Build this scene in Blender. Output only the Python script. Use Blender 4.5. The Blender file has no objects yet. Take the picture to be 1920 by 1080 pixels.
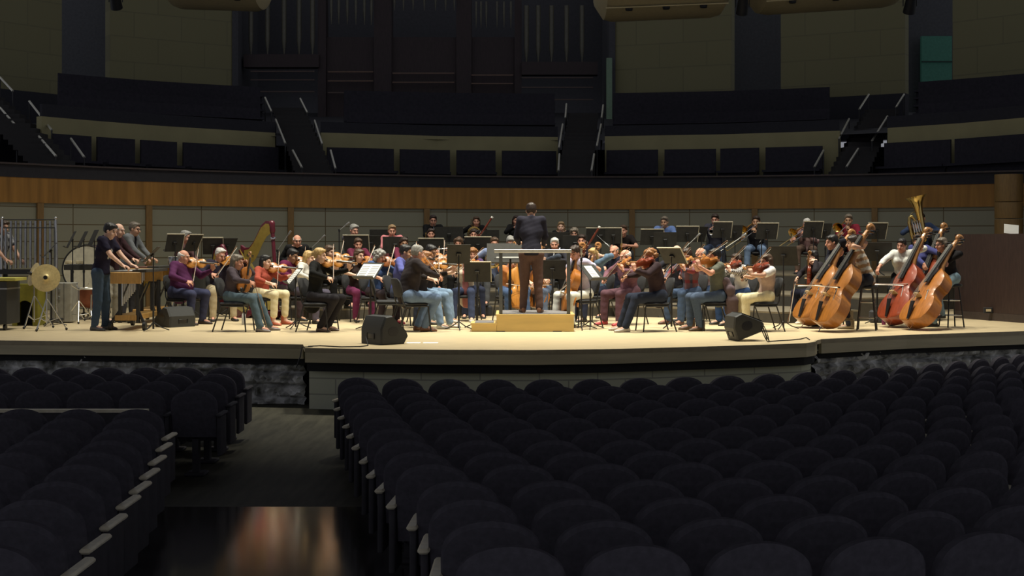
import bpy, bmesh, math, random
import numpy as np
from mathutils import Vector, Matrix
C = bpy.context.scene.collection
PI = math.pi
FPX, HZ, ZC = 2600.0, 455.0, 1.415        # focal length in pixels, horizon row, camera height over the stage

def lin(r, g, b):
    f = lambda c: c/12.92 if c <= .04045 else ((c+.055)/1.055)**2.4
    return (f(r/255), f(g/255), f(b/255))

def at(u, v, Y):
    return Vector(((u-960)*Y/FPX, Y, ZC-(v-HZ)*Y/FPX))

def atz(u, v, z):
    Y = FPX*(ZC-z)/(v-HZ)
    return Vector(((u-960)*Y/FPX, Y, z))

# ------------------------------------------------------------------ materials
MATS = {}
def mat(name, col, rough=.6, metal=0., var=.12, scale=12., bump=0., stretch=(1, 1, 1), spec=.5, coat=0., emit=None):
    if name in MATS: return MATS[name]
    m = bpy.data.materials.new(name); m.use_nodes = True
    nt = m.node_tree; N = nt.nodes; L = nt.links
    b = N['Principled BSDF']
    b.inputs['Roughness'].default_value = rough
    b.inputs['Metallic'].default_value = metal
    b.inputs['Specular IOR Level'].default_value = spec
    if coat: b.inputs['Coat Weight'].default_value = coat; b.inputs['Coat Roughness'].default_value = .22 if coat == 1. else .08
    tc = N.new('ShaderNodeTexCoord'); mp = N.new('ShaderNodeMapping')
    mp.inputs['Scale'].default_value = stretch
    no = N.new('ShaderNodeTexNoise'); no.inputs['Scale'].default_value = scale; no.inputs['Detail'].default_value = 4
    L.new(tc.outputs['Object'], mp.inputs['Vector']); L.new(mp.outputs['Vector'], no.inputs['Vector'])
    rp = N.new('ShaderNodeValToRGB')
    rp.color_ramp.elements[0].position = .3; rp.color_ramp.elements[1].position = .7
    rp.color_ramp.elements[0].color = (*[c*(1-var) for c in col], 1)
    rp.color_ramp.elements[1].color = (*[min(1, c*(1+var)) for c in col], 1)
    L.new(no.outputs['Fac'], rp.inputs['Fac']); L.new(rp.outputs['Color'], b.inputs['Base Color'])
    if bump:
        bp = N.new('ShaderNodeBump'); bp.inputs['Strength'].default_value = bump; bp.inputs['Distance'].default_value = .02
        L.new(no.outputs['Fac'], bp.inputs['Height']); L.new(bp.outputs['Normal'], b.inputs['Normal'])
    if emit:
        b.inputs['Emission Color'].default_value = (*emit[:3], 1); b.inputs['Emission Strength'].default_value = emit[3]
    MATS[name] = m
    return m

def attr_mat(name, rough, var=.1, scale=40., spec=.3, sss=0.):
    m = mat(name, (1, 1, 1), rough, var=var, scale=scale, spec=spec)
    nt = m.node_tree; N = nt.nodes; L = nt.links
    a = N.new('ShaderNodeAttribute'); a.attribute_name = 'Col'
    mx = N.new('ShaderNodeMix'); mx.data_type = 'RGBA'; mx.blend_type = 'MULTIPLY'; mx.inputs[0].default_value = 1
    rp = next(n for n in N if n.type == 'VALTORGB')
    L.new(a.outputs['Color'], mx.inputs[6]); L.new(rp.outputs['Color'], mx.inputs[7])
    L.new(mx.outputs[2], N['Principled BSDF'].inputs['Base Color'])
    return m

def brick_mat(name, c1, c2, mortar, bw, bh, ms=.012, rough=.85, bump=.3, offset=.5):
    m = mat(name, c1, rough)
    nt = m.node_tree; N = nt.nodes; L = nt.links
    tc = N.new('ShaderNodeTexCoord')
    br = N.new('ShaderNodeTexBrick'); br.offset = offset
    br.inputs['Color1'].default_value = (*c1, 1); br.inputs['Color2'].default_value = (*c2, 1); br.inputs['Mortar'].default_value = (*mortar, 1)
    br.inputs['Scale'].default_value = 1; br.inputs['Mortar Size'].default_value = ms
    br.inputs['Brick Width'].default_value = bw; br.inputs['Row Height'].default_value = bh
    L.new(tc.outputs['UV'], br.inputs['Vector'])
    L.new(br.outputs['Color'], N['Principled BSDF'].inputs['Base Color'])
    bp = N.new('ShaderNodeBump'); bp.inputs['Strength'].default_value = bump; bp.inputs['Distance'].default_value = .02
    L.new(br.outputs['Fac'], bp.inputs['Height']); bp.invert = True
    L.new(bp.outputs['Normal'], N['Principled BSDF'].inputs['Normal'])
    return m

# ------------------------------------------------------------------ mesh builder
class MB:
    def __init__(s): s.v = []; s.f = []; s.uv = {}
    def add(s, vs, fs):
        b = len(s.v); s.v += [Vector(p) for p in vs]; s.f += [tuple(b+i for i in f) for f in fs]; return s
    def box(s, lo, hi, M=None):
        x0, y0, z0 = lo; x1, y1, z1 = hi
        p = [Vector(q) for q in ((x0,y0,z0),(x1,y0,z0),(x1,y1,z0),(x0,y1,z0),(x0,y0,z1),(x1,y0,z1),(x1,y1,z1),(x0,y1,z1))]
        if M: p = [M @ q for q in p]
        return s.add(p, [(0,3,2,1),(4,5,6,7),(0,1,5,4),(1,2,6,5),(2,3,7,6),(3,0,4,7)])
    def rbox(s, lo, hi, r, M=None, n=3):
        """box with its four vertical edges and rims rounded"""
        x0, y0, z0 = lo; x1, y1, z1 = hi
        out = []
        for cx, cy, a0 in ((x1-r, y1-r, 0), (x0+r, y1-r, 90), (x0+r, y0+r, 180), (x1-r, y0+r, 270)):
            for k in range(n+1):
                a = math.radians(a0+90*k/n); out.append((cx, cy, math.cos(a), math.sin(a)))
        rings = []
        e = min(r*.5, (z1-z0)*.4)
        for z, q in ((z0, r-e), (z0+e, r), (z1-e, r), (z1, r-e)):
            rings.append([Vector((cx+ca*q, cy+sa*q, z)) for cx, cy, ca, sa in out])
        return s.rings(rings, M, True)
    def rings(s, rings, M=None, caps=True, closed=False):
        n = len(rings[0]); b = len(s.v)
        for r in rings: s.v += [(M @ Vector(p)) if M else Vector(p) for p in r]
        m = len(rings)
        for i in range(m if closed else m-1):
            j = (i+1) % m
            for k in range(n):
                l = (k+1) % n
                s.f.append((b+i*n+k, b+i*n+l, b+j*n+l, b+j*n+k))
        if caps and not closed:
            s.f.append(tuple(b+k for k in reversed(range(n)))); s.f.append(tuple(b+(m-1)*n+k for k in range(n)))
        return s
    def tube(s, pts, r, n=8, closed=False, M=None):
        """tube through points; r a number or one per point"""
        P = [Vector(p) for p in pts]; m = len(P)
        R = r if isinstance(r, (list, tuple)) else [r]*m
        rings = []; up = None
        for i in range(m):
            if closed: d = P[(i+1) % m]-P[i-1]
            else: d = P[min(i+1, m-1)]-P[max(i-1, 0)]
            d.normalize()
            if up is None: up = Vector((0,0,1)) if abs(d.z) < .9 else Vector((1,0,0))
            x = d.cross(up); x.normalize(); y = x.cross(d); y.normalize(); up = y
            rings.append([P[i]+R[i]*(math.cos(2*PI*k/n)*x+math.sin(2*PI*k/n)*y) for k in range(n)])
        return s.rings(rings, M, True, closed)
    def lathe(s, prof, n=16, M=None, axis='z'):
        rings = [[Vector((r*math.cos(2*PI*k/n), r*math.sin(2*PI*k/n), z)) for k in range(n)] for r, z in prof]
        return s.rings(rings, M, True)
    def prism(s, outline, z0, z1, M=None):
        return s.rings([[Vector((x, y, z)) for x, y in outline] for z in (z0, z1)], M, True)
    def ball(s, c, r, n=10, M=None):
        c = Vector(c); rr = r if isinstance(r, (tuple, list)) else (r, r, r)
        rings = []
        for i in range(1, n//2+2):
            a = PI*(i-.5)/(n//2+1)
            rings.append([c+Vector((rr[0]*math.sin(a)*math.cos(2*PI*k/n), rr[1]*math.sin(a)*math.sin(2*PI*k/n), -rr[2]*math.cos(a))) for k in range(n)])
        return s.rings(rings, M, True)
    def build(s, name, m, parent=None, smooth=True, kind=None, angle=40):
        me = bpy.data.meshes.new(name)
        me.from_pydata([tuple(p) for p in s.v], [], s.f); me.validate()
        o = bpy.data.objects.new(name, me); C.objects.link(o)
        if m: me.materials.append(m)
        if parent: o.parent = parent
        if smooth:
            me.polygons.foreach_set('use_smooth', [True]*len(me.polygons))
            try: me.set_sharp_from_angle(angle=math.radians(angle))
            except Exception: pass
        if kind: o['kind'] = kind
        return o

def tag(o, label, cat, group=None):
    o['label'] = label; o['category'] = cat
    if group: o['group'] = group
    return o
def thing(name, label=None, cat=None, loc=(0,0,0), rz=0, group=None):
    o = bpy.data.objects.new(name, None); C.objects.link(o); o.empty_display_size = .1
    o.location = loc; o.rotation_euler = (0, 0, rz)
    if label: tag(o, label, cat, group)
    return o
def copy_tree(o, parent=None):
    c = o.copy(); C.objects.link(c)
    if parent: c.parent = parent
    for ch in o.children: copy_tree(ch, c)
    return c
def recolor(o, part, m):
    for ch in o.children:
        if ch.name.split('.')[0] == part:
            ch.material_slots[0].link = 'OBJECT'; ch.material_slots[0].material = m
def frame(origin, A, N):
    """matrix with local +Y along A and local +Z near N"""
    A = Vector(A).normalized(); N = Vector(N); N = (N-A*N.dot(A)).normalized(); X = A.cross(N)
    return Matrix(((X.x, A.x, N.x, origin[0]), (X.y, A.y, N.y, origin[1]), (X.z, A.z, N.z, origin[2]), (0,0,0,1)))
TEMPL = {}
def inst(key, make, M=None):
    """first call builds the thing, later calls copy it"""
    if key not in TEMPL:
        o = make(); TEMPL[key] = o
    else:
        o = copy_tree(TEMPL[key])
        for k in ('label', 'category', 'group'):
            if k in o: del o[k]
    if M is not None:
        o.matrix_world = M
    return o

# ------------------------------------------------------------------ the hall
def wall_strip(name, pts, z0, z1, m, thick=.25, kind='structure', uv=True):
    """curved wall through plan points; thickness goes away from the camera side"""
    mb = MB(); n = len(pts)
    P = [Vector((p[0], p[1], 0)) for p in pts]
    outs = []
    for i in range(n):
        d = (P[min(i+1, n-1)]-P[max(i-1, 0)]).normalized(); outs.append(Vector((-d.y, d.x, 0)))
    vs = []
    for i in range(n):
        q = P[i]+outs[i]*thick
        vs += [(P[i].x, P[i].y, z0), (P[i].x, P[i].y, z1), (q.x, q.y, z1), (q.x, q.y, z0)]
    fs = []
    for i in range(n-1):
        a, b = 4*i, 4*i+4
        fs += [(a, b, b+1, a+1), (a+1, b+1, b+2, a+2), (a+2, b+2, b+3, a+3), (a+3, b+3, b, a)]
    fs += [(0, 1, 2, 3), (4*n-4, 4*n-1, 4*n-2, 4*n-3)]
    mb.add(vs, fs)
    o = mb.build(name, m, smooth=False)
    if kind: o['kind'] = kind
    if uv:
        me = o.data; ul = me.uv_layers.new(name='UVMap'); acc = [0]
        for i in range(1, n): acc.append(acc[-1]+(P[i]-P[i-1]).length)
        for l in me.loops:
            vi = l.vertex_index; ul.data[l.index].uv = (acc[vi//4], me.vertices[vi].co.z)
    return o

def arc(c, r, a0, a1, n):
    return [(c[0]+r*math.cos(math.radians(a0+(a1-a0)*i/(n-1))), c[1]+r*math.sin(math.radians(a0+(a1-a0)*i/(n-1)))) for i in range(n)]

M_maple = mat('maple_boards', (.60, .485, .30), .38, var=.16, scale=3., stretch=(1.2, 14, 1), spec=.4)
M_maple_edge = mat('maple_edge', (.34, .28, .17), .5, var=.1)
M_fascia = mat('fascia_wood', (.50, .43, .27), .5, var=.12, scale=2., stretch=(.5, .5, 6))
M_black = mat('black_steel', (.012, .012, .013), .45, metal=.0, spec=.5)
M_chrome = mat('chrome', (.62, .62, .60), .28, metal=1., var=.05)
M_greym = mat('grey_aluminium', (.34, .34, .33), .4, metal=.7)
M_dark = mat('dark_paint', (.02, .02, .024), .8)
M_blackpad = mat('black_upholstery', (.016, .016, .018), .85, var=.2, scale=60)
M_seat = mat('seat_cloth', (.092, .086, .102), 1., var=.15, scale=30, spec=0.)
M_seatwood = mat('seat_shell', (.07, .066, .074), .8, spec=.1)
M_armcap = mat('armrest_wood', (.80, .72, .53), .4)
M_paper = mat('paper', (.82, .81, .76), .8, var=.04)
M_cream = mat('stand_lip', (.55, .5, .37), .5)
M_desk = mat('stand_desk', (.050, .049, .045), .6, spec=.2)
M_bell = mat('bell_chrome', (.40, .40, .39), .25, metal=1., var=.1)
M_brass = mat('brass', (.78, .56, .20), .2, metal=1., var=.06)
M_silver = mat('silver', (.80, .80, .80), .18, metal=1., var=.05)
M_ebony = mat('ebony', (.012, .011, .011), .35)
M_bow = mat('bow_stick', (.22, .10, .04), .4)
M_hairbow = mat('bow_hair', (.85, .82, .72), .5)
M_carpet = mat('grey_carpet', (.16, .15, .15), .95, var=.2, scale=80, bump=.2)
M_podium = mat('podium_maple', (.62, .45, .17), .45, var=.1, scale=2.5, stretch=(.6, 4, 4))

# camera
cam = bpy.data.cameras.new('camera'); cam.sensor_width = 36; cam.lens = FPX/1920*36; cam.shift_y = -(540-HZ)/1920; cam.clip_end = 200
cob = bpy.data.objects.new('camera', cam); C.objects.link(cob); cob.location = (0, 0, ZC); cob.rotation_euler = (PI/2, 0, 0)
bpy.context.scene.camera = cob

FLOOR_Z = -.862
# stage outline, front edge from the house-left wing to the right wing
edgeL = [atz(u, v, 0) for u, v in ((-260, 636), (0, 638.5), (280, 641.5), (480, 644.5), (568, 646))]
ext = [atz(u, v, 0) for u, v in ((572, 652.5), (680, 654.3), (820, 656), (1000, 656.5), (1130, 655), (1250, 652), (1370, 648.5), (1460, 645.5), (1512, 643.5))]
extR = [atz(1528, 641, 0), atz(1532, 638, 0)]
edgeR = [atz(u, v, 0) for u, v in ((1540, 636), (1700, 628), (1920, 621), (2160, 616))]
edge = edgeL+ext+extR+edgeR
WC, WR = (2.25, 18.03), 16.24
back = arc(WC, WR, 146, 37, 60)                      # stage back wall in plan, from house left to right
def slab(name, front, rear, z0, z1, m):
    out = [(p[0], p[1]) for p in front]+[(p[0], p[1]) for p in rear]
    mb = MB(); mb.prism(out, z0, z1); return mb.build(name, m, smooth=False, kind='structure')
slab('floor_stage', edge, list(reversed(arc(WC, WR+.2, 172, 12, 60))), -.06, 0, M_maple)
def band(name, pts, off, z0, z1, m, thick=.06):
    P = [Vector((p[0], p[1]+off, 0)) for p in pts]
    return wall_strip(name, P, z0, z1, m, thick)
band('trim_1', edgeL, -.005, -.20, -.06, M_fascia)
band('trim_2', ext+extR, -.005, -.195, -.06, M_fascia)
band('trim_3', edgeR, -.005, -.21, -.06, M_fascia)
band('trim_4', edgeL, -.012, -.06, .002, M_maple_edge, .03)
band('trim_5', ext+extR, -.012, -.06, .002, M_maple_edge, .03)
band('trim_6', edgeR, -.012, -.06, .002, M_maple_edge, .03)
M_blackish = mat('black_shade', (.02, .02, .022), .9)  # flat black for painted shade strips and the hidden core
# masonry under the stage
M_block = brick_mat('smooth_block', (.70, .71, .55), (.64, .65, .50), (.42, .42, .34), .80, .22, .010)
mr = mat('split_face_stone', (.8, .8, .68), .9, var=.85, scale=5, bump=1.0, spec=.2)  # wide colour variation paints in lit and shaded faces of the stone
wall_strip('wall_front', [ext[0]+Vector((0, 1.6, 0))]+[p+Vector((0, .38, 0)) for p in ext+extR]+[extR[-1]+Vector((.03, 1.6, 0))], FLOOR_Z-.2, -.06, M_block, .2)
band('trim_18', ext+extR, .16, -.325, -.19, M_blackish, .1)  # these dark strips are put in as the shade under the stage overhang
band('trim_19', edgeL, .16, -.30, -.19, M_blackish, .1)
band('trim_20', edgeR, .16, -.30, -.19, M_blackish, .1)
def rough_wall(name, pts, z0, z1, rng):
    """split-face stone blocks with real relief"""
    P = [Vector((p[0], p[1]+.3, 0)) for p in pts]
    seg = [(P[i+1]-P[i]).length for i in range(len(P)-1)]; tot = sum(seg)
    def pos(t):
        for i, s in enumerate(seg):
            if t <= s or i == len(seg)-1:
                d = (P[i+1]-P[i])/s; return P[i]+d*t, Vector((d.y, -d.x, 0))
            t -= s
    nx, nz = int(tot/.05), int((z1-z0)/.045)
    vs, fs = [], []
    blk = {}
    for j in range(nz+1):
        for i in range(nx+1):
            p, o = pos(tot*i/nx); z = z0+(z1-z0)*j/nz
            row = int(z/.2+40); col = int((tot*i/nx+(.25 if row % 2 else 0))/.5)
            e = min((z/.2) % 1, 1-(z/.2) % 1)
            b = blk.setdefault((row, col), rng.uniform(.0, .10))
            d = b+rng.uniform(-.05, .07) if e > .12 else -.03
            q = p+o*d; vs.append((q.x, q.y, z))
    for j in range(nz):
        for i in range(nx):
            a = j*(nx+1)+i; fs.append((a, a+1, a+nx+2, a+nx+1))
    mb = MB(); mb.add(vs, fs); return mb.build(name, mr, smooth=False, kind='structure')
rough_wall('wall_left', edgeL, FLOOR_Z-.1, -.14, random.Random(3))
rough_wall('wall_right', extR[1:]+edgeR, FLOOR_Z-.1, -.16, random.Random(4))
wall_strip('wall_core', [p+Vector((0, .85, 0)) for p in edgeL+ext+extR+edgeR], FLOOR_Z-.1, -.065, M_blackish, .1)
# auditorium floor: dark polished boards
M_afloor = mat('dark_polished_floor', (.050, .042, .036), .14, var=.5, scale=2.2, stretch=(6, .5, 1), spec=1., coat=1.)
M_afloor.node_tree.nodes['Principled BSDF'].inputs['IOR'].default_value = 2.8; M_afloor.node_tree.nodes['Principled BSDF'].inputs['Coat Roughness'].default_value = .11
RAKE = .035
def zf(Y): return FLOOR_Z+RAKE*max(0., 11.96-Y)
mb = MB(); mb.rings([[Vector((x, y, z)) for x, z in ((-9, zf(y)-.15), (10, zf(y)-.15), (10, zf(y)), (-9, zf(y)))] for y in (1.2, 11.96)], None, True); mb.build('floor_auditorium', M_afloor, smooth=False, kind='structure')
mb = MB(); mb.box((-9, 11.96, FLOOR_Z-.1), (10, 24, FLOOR_Z)); mb.build('floor_front', mat('dull_dark_floor', (.050, .047, .034), .7, var=.3, scale=3, stretch=(4, .5, 1), spec=.15), smooth=False, kind='structure')

# stage back wall: grey panels with wood ribs, orange veneer band, dark rail above
M_wallgrey = brick_mat('grey_wall_panels', (.24, .235, .17), (.225, .22, .16), (.10, .075, .035), 3.0, .36, .012, .7, .2, 0.)
M_veneer = mat('orange_veneer', (.28, .14, .032), .5, var=.22, scale=1.6, stretch=(5, 5, .35), spec=.3)
wall_strip('wall_back', back, -.06, 2.24, M_wallgrey, .3)
wall_strip('trim_7', [(WC[0]+(p[0]-WC[0])*.9975, WC[1]+(p[1]-WC[1])*.9975) for p in back], 2.24, 2.76, M_veneer, .12)
def wallpt(u, r=WR):
    k = (u-960)/FPX            # ray X=kY against the wall circle
    a = 1+k*k; b = -2*(k*WC[0]+WC[1]); c = WC[0]**2+WC[1]**2-r*r
    Y = (-b+math.sqrt(b*b-4*a*c))/(2*a); return Vector((k*Y, Y, 0))
M_rib = mat('wood_rib', (.19, .11, .035), .5, var=.2, stretch=(6, 6, .5))
for i, u in enumerate((75, 279, 545, 800, 1185, 1415, 1640)):
    p = wallpt(u, WR-.03); d = Vector((WC[0]-p.x, WC[1]-p.y, 0)).normalized()
    M = Matrix.Translation(p) @ Matrix.Rotation(math.atan2(d.y, d.x)-PI/2, 4, 'Z')
    mb = MB(); mb.box((-.07, -.02, 0), (.07, .03, 2.235), M); mb.build('trim_%d' % (8+i), M_rib, smooth=False, kind='structure')
# choir balcony ledge
M_ledge = mat('dark_oak', (.050, .036, .032), .5, var=.2)
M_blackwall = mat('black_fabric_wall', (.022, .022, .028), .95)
ledge = lambda r: [(WC[0]+(p[0]-WC[0])*r/WR, WC[1]+(p[1]-WC[1])*r/WR) for p in back]
wall_strip('balcony_parapet', ledge(WR-.05), 2.76, 3.02, M_blackwall, .14)
wall_strip('trim_15', ledge(WR-.09), 3.02, 3.055, M_ledge, .2)
slab('floor_choir', ledge(WR+.1), list(reversed(ledge(WR+9))), 2.74, 2.9, M_dark)
# ------------------------------------------------------------------ upper terrace, organ, canopies
def offs(P, d):
    out = []
    for i in range(len(P)):
        t = (P[min(i+1, len(P)-1)]-P[max(i-1, 0)]).normalized(); out.append(P[i]+Vector((t.y, -t.x, 0))*d)
    return out
M_pale = mat('pale_terrace_wall', (.30, .27, .135), .85, var=.08, scale=1.5)
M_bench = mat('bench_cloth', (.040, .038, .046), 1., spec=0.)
M_upper = brick_mat('pale_block_wall', (.185, .172, .088), (.175, .162, .082), (.15, .14, .075), 1.6, .8, .02, .85, .15)
M_recess = mat('recess_black', (.055, .055, .062), .9)
ZT = 4.4
secs = [((78, 218), (190, 227.5), (300, 236), (516, 249)), ((602, 248.5), (820, 255), (1046, 257)), ((1134, 255.5), (1350, 252), (1574, 245)), ((1664, 240), (1800, 231), (1960, 217))]
for i, s in enumerate(secs):
    P = []
    for (u0, v0), (u1, v1) in zip(s, s[1:]):
        for k in range(8):
            t = k/8; P.append(atz(u0+(u1-u0)*t, v0+(v1-v0)*t, ZT))
    P.append(atz(*s[-1], ZT))
    wall_strip('wall_terrace' if i == 0 else 'wall_terrace_%d' % i, P, 2.9, ZT, M_pale, .2)
    Q = [p+Vector((0, .05, 0)) for p in P]
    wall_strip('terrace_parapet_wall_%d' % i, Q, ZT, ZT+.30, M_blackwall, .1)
    # dark benches of the choir terrace in front of the pale wall
    nb = 4 if i < 3 else 2
    gaps = [0, .25, .5, .74, 1] if i != 1 else [0, .37, .62, .81, 1]
    if i == 3: gaps = [0, .5, 1]
    for k in range(len(gaps)-1):
        a, b = int(gaps[k]*(len(P)-1)), int(gaps[k+1]*(len(P)-1))
        if b <= a: continue
        seg = [P[j] for j in range(a, b+1)]
        n0 = ('first', 'second', 'third', 'fourth')[k]; sec = ('far house-left', 'organ-side', 'house-right', 'far house-right')[i]
        d0 = (seg[1]-seg[0]).normalized(); seg[0] = seg[0]+d0*.09; d1 = (seg[-1]-seg[-2]).normalized(); seg[-1] = seg[-1]-d1*.09
        if i == 2 and b == len(P)-1: seg.pop()
        root = thing('choir_bench', 'dark choir bench, %s from its left end, under the %s pale terrace wall' % (n0, sec), 'bench', (seg[0].x, seg[0].y, 2.9))
        for nm, off, zz0, zz1, th in (('backrest', -.32, 3.25, 3.985, .06), ('seat', -.75, 3.3, 3.36, .42), ('base', -.6, 2.9, 3.3, .08)):
            o = wall_strip(nm, offs(seg, -off), zz0, zz1, M_bench, th, kind=None, uv=False)
            o.parent = root; o.matrix_parent_inverse = Matrix.Translation((-seg[0].x, -seg[0].y, -2.9))
def yz(u, Y): return (u-960)*Y/FPX
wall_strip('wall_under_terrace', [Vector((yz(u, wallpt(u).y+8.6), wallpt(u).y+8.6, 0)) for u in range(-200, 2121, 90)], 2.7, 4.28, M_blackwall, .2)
# raked terrace floor with dark benches behind the pale wall
def yz(u, Y): return (u-960)*Y/FPX
mb = MB()
mb.add([(-16, 33.2, 4.3), (-8, 37.2, 4.3), (0, 39.3, 4.3), (6, 38.6, 4.3), (14, 34, 4.3), (22, 30, 4.3), (24, 49, 6.0), (10, 49, 6.0), (0, 49, 6.0), (-10, 49, 6.0), (-22, 49, 6.0)], [tuple(range(11))])
mb.build('floor_terrace', M_dark, smooth=False, kind='structure')
for r in range(4):
    zz = 4.95+.34*r; Y0 = 40.6+1.25*r
    for k, (u0, u1) in enumerate(((110, 488), (645, 1040), (1150, 1555), (1722, 1960))):
        pts = []
        for q in range(9):
            u = u0+(u1-u0)*q/8; cu = ((u-1020)/900.)
            Y = Y0-5.2*cu*cu; pts.append(Vector((yz(u, Y), Y, 0)))
        root = thing('terrace_bench', 'dark bench seating on the upper terrace, row %s behind the pale wall, %s block' % (('one', 'two', 'three', 'four')[r], ('far house-left', 'organ', 'house-right', 'far house-right')[k]), 'bench', (pts[0].x, pts[0].y, zz-.5))
        for nm, off, a, b, th in (('backrest', 0, zz-.1, zz+.22, .06), ('seat', -.4, zz-.12, zz-.07, .4), ('base', -.2, zz-.75, zz-.12, .06)):
            o = wall_strip(nm, offs(pts, -off), a, b, M_bench, th, kind=None, uv=False)
            o.parent = root; o.matrix_parent_inverse = Matrix.Translation((-pts[0].x, -pts[0].y, -(zz-.5)))
# pale upper wall panels and the dark slots between them
def panel(name, u0, u1, Y0, Y1, z0, z1, m, thick=.4):
    return wall_strip(name, [Vector((yz(u0, Y0), Y0, 0)), Vector((yz((u0+u1)/2, (Y0+Y1)/2), (Y0+Y1)/2, 0)), Vector((yz(u1, Y1), Y1, 0))], z0, z1, m, thick)
def zat(v, Y): return ZC+(HZ-v)*Y/FPX
for i, (u0, u1, Y0, Y1) in enumerate(((-80, 116, 40, 43), (206, 440, 44, 46.5), (1150, 1372, 46.5, 45), (1464, 1697, 44.5, 42.5), (1786, 1990, 41.5, 39))):
    panel('wall_upper_%d' % (i+1), u0, u1, Y0, Y1, 6.0, 11.2, M_upper)
    panel('wall_shade_%d' % (i+1), u0, u1, Y0, Y1, 4.6, 6.0, M_blackwall)  # black band puts in the shade that the pale walls fade into below
M_bluew = mat('blue_black_wall', (.085, .088, .098), .9)
for i, (u0, u1, Y) in enumerate(((90, 225, 46), (1345, 1480, 47.5), (1680, 1800, 45.5))):
    panel('wall_slot_%d' % (i+1), u0, u1, Y, Y, 4.6, 11.2, M_bluew)
panel('wall_organ', 420, 1160, 50, 50, 4.6, 12.2, M_recess)
# side returns of the organ recess
for i, (u, Y0, Y1) in enumerate(((441, 46.4, 50), (1148, 46.4, 50))):
    x = yz(u, 46.4)
    mb = MB(); mb.box((x-.1, Y0, 5), (x+.1, Y1, 11.2)); mb.build('wall_organ_return_%d' % (i+1), M_recess, smooth=False, kind='structure')
# lit teal doorway on the right and the narrow pale-green strip beside the organ
M_teal = mat('teal_lit_wall', (.05, .16, .12), .8, emit=(.10, .34, .26, .030))
mb = MB(); mb.box((yz(1727, 45.2), 45.15, zat(211, 45.2)), (yz(1784, 45.2), 45.3, zat(68, 45.2))); mb.build('window_1', M_teal, smooth=False, kind='structure')
M_tealf = mat('teal_frame', (.02, .05, .04), .6)
mb = MB()
for z in (zat(165, 45.2), zat(116, 45.2)): mb.box((yz(1727, 45.2), 45.10, z-.02), (yz(1784, 45.2), 45.16, z+.02))
o = mb.build('trim_16', M_tealf, smooth=False, kind='structure')
M_green = mat('green_lit_strip', (.10, .15, .11), .8, emit=(.30, .45, .30, .030))
mb = MB(); mb.box((yz(1136.5, 46.3), 46.1, zat(250, 46.3)), (yz(1147, 46.3), 46.25, zat(110, 46.3))); mb.build('window_2', M_green, smooth=False, kind='structure')

# organ
M_pipe = mat('organ_pipe_metal', (.105, .10, .075), .5, metal=.25)
M_case = mat('organ_case', (.028, .017, .018), .7, var=.25, stretch=(4, 4, .5))
M_caserail = mat('organ_rail', (.13, .075, .05), .5)
org = thing('pipe_organ', 'large pipe organ in a dark red-brown case behind the choir terrace', 'organ', (yz(790, 48), 48, 5.2))
def opart(mb, nm, m):
    o = mb.build(nm, m, org); o.matrix_parent_inverse = Matrix.Translation((-org.location.x, -48, -5.2)); return o
YO = 47.2
for u0, u1, v0, v1 in ((612, 702, -30, 235), (735, 856, -30, 235), (884, 965, -30, 235)):
    mb = MB(); mb.box((yz(u0, YO), YO, zat(v1, YO)), (yz(u1, YO), YO+.5, zat(70, YO))); opart(mb, 'case_panel', M_case)
for u0, u1 in ((597, 612), (702, 735), (856, 884), (965, 978)):
    mb = MB(); mb.box((yz(u0, YO), YO-.15, zat(235, YO)), (yz(u1, YO), YO+.5, zat(-40, YO))); opart(mb, 'case_post', M_case)
for u0, u1, vv in ((615, 700, (135, 152, 174)), (736, 852, (137.5, 154.5, 177)), (884, 962, (141, 157, 180)), (978, 1112, (146, 164, 187)), (470, 590, (134, 150, 172))):
    for q, v in enumerate(vv):
        mb = MB(); z = zat(v, YO-.2); mb.box((yz(u0, YO-.2), YO-.25, z-.02), (yz(u1, YO-.2), YO-.18, z+.02))
        opart(mb, 'moulding', M_caserail if (q < 2 and 600 < u0 < 970) else mat('organ_rail_dim', (.08, .05, .04), .5))
pipes = [(u, -60, 104, 9) for u in (472, 503, 534, 562, 587)]+[(u, -60, 47-abs(u-724)*.02, 5.5) for u in (622, 636, 652, 668, 684, 697)]+\
        [(u, -60, 20, 6) for u in (740, 757, 775, 796, 817, 836, 852)]+[(u, 4, 52, 4.5) for u in (893, 902, 912, 932, 945, 958)]+[(u, 12, 118, 9) for u in (987, 1009, 1034, 1062, 1091)]
for u, v0, v1, w in pipes:
    Y = YO-.1; r = w*Y/FPX/2; x = yz(u, Y); zt, zb = zat(v0, Y), zat(v1, Y)
    mb = MB(); mb.lathe([(r, zt), (r, zt-.03), (r, zb+.5), (r*.98, zb+.46), (r*.25, zb), (r*.2, zb-.02)][::-1], 12, Matrix.Translation((x, Y-r-.06, 0)))
    p = opart(mb, 'organ_pipe', M_pipe)
mb = MB(); mb.box((yz(460, YO), YO-.3, zat(128, YO)), (yz(600, YO), YO+.2, zat(104, YO))); opart(mb, 'wind_chest', M_case)
mb = MB(); mb.box((yz(978, YO), YO-.3, zat(142, YO)), (yz(1120, YO), YO+.2, zat(118, YO))); opart(mb, 'wind_chest', M_case)

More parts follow.
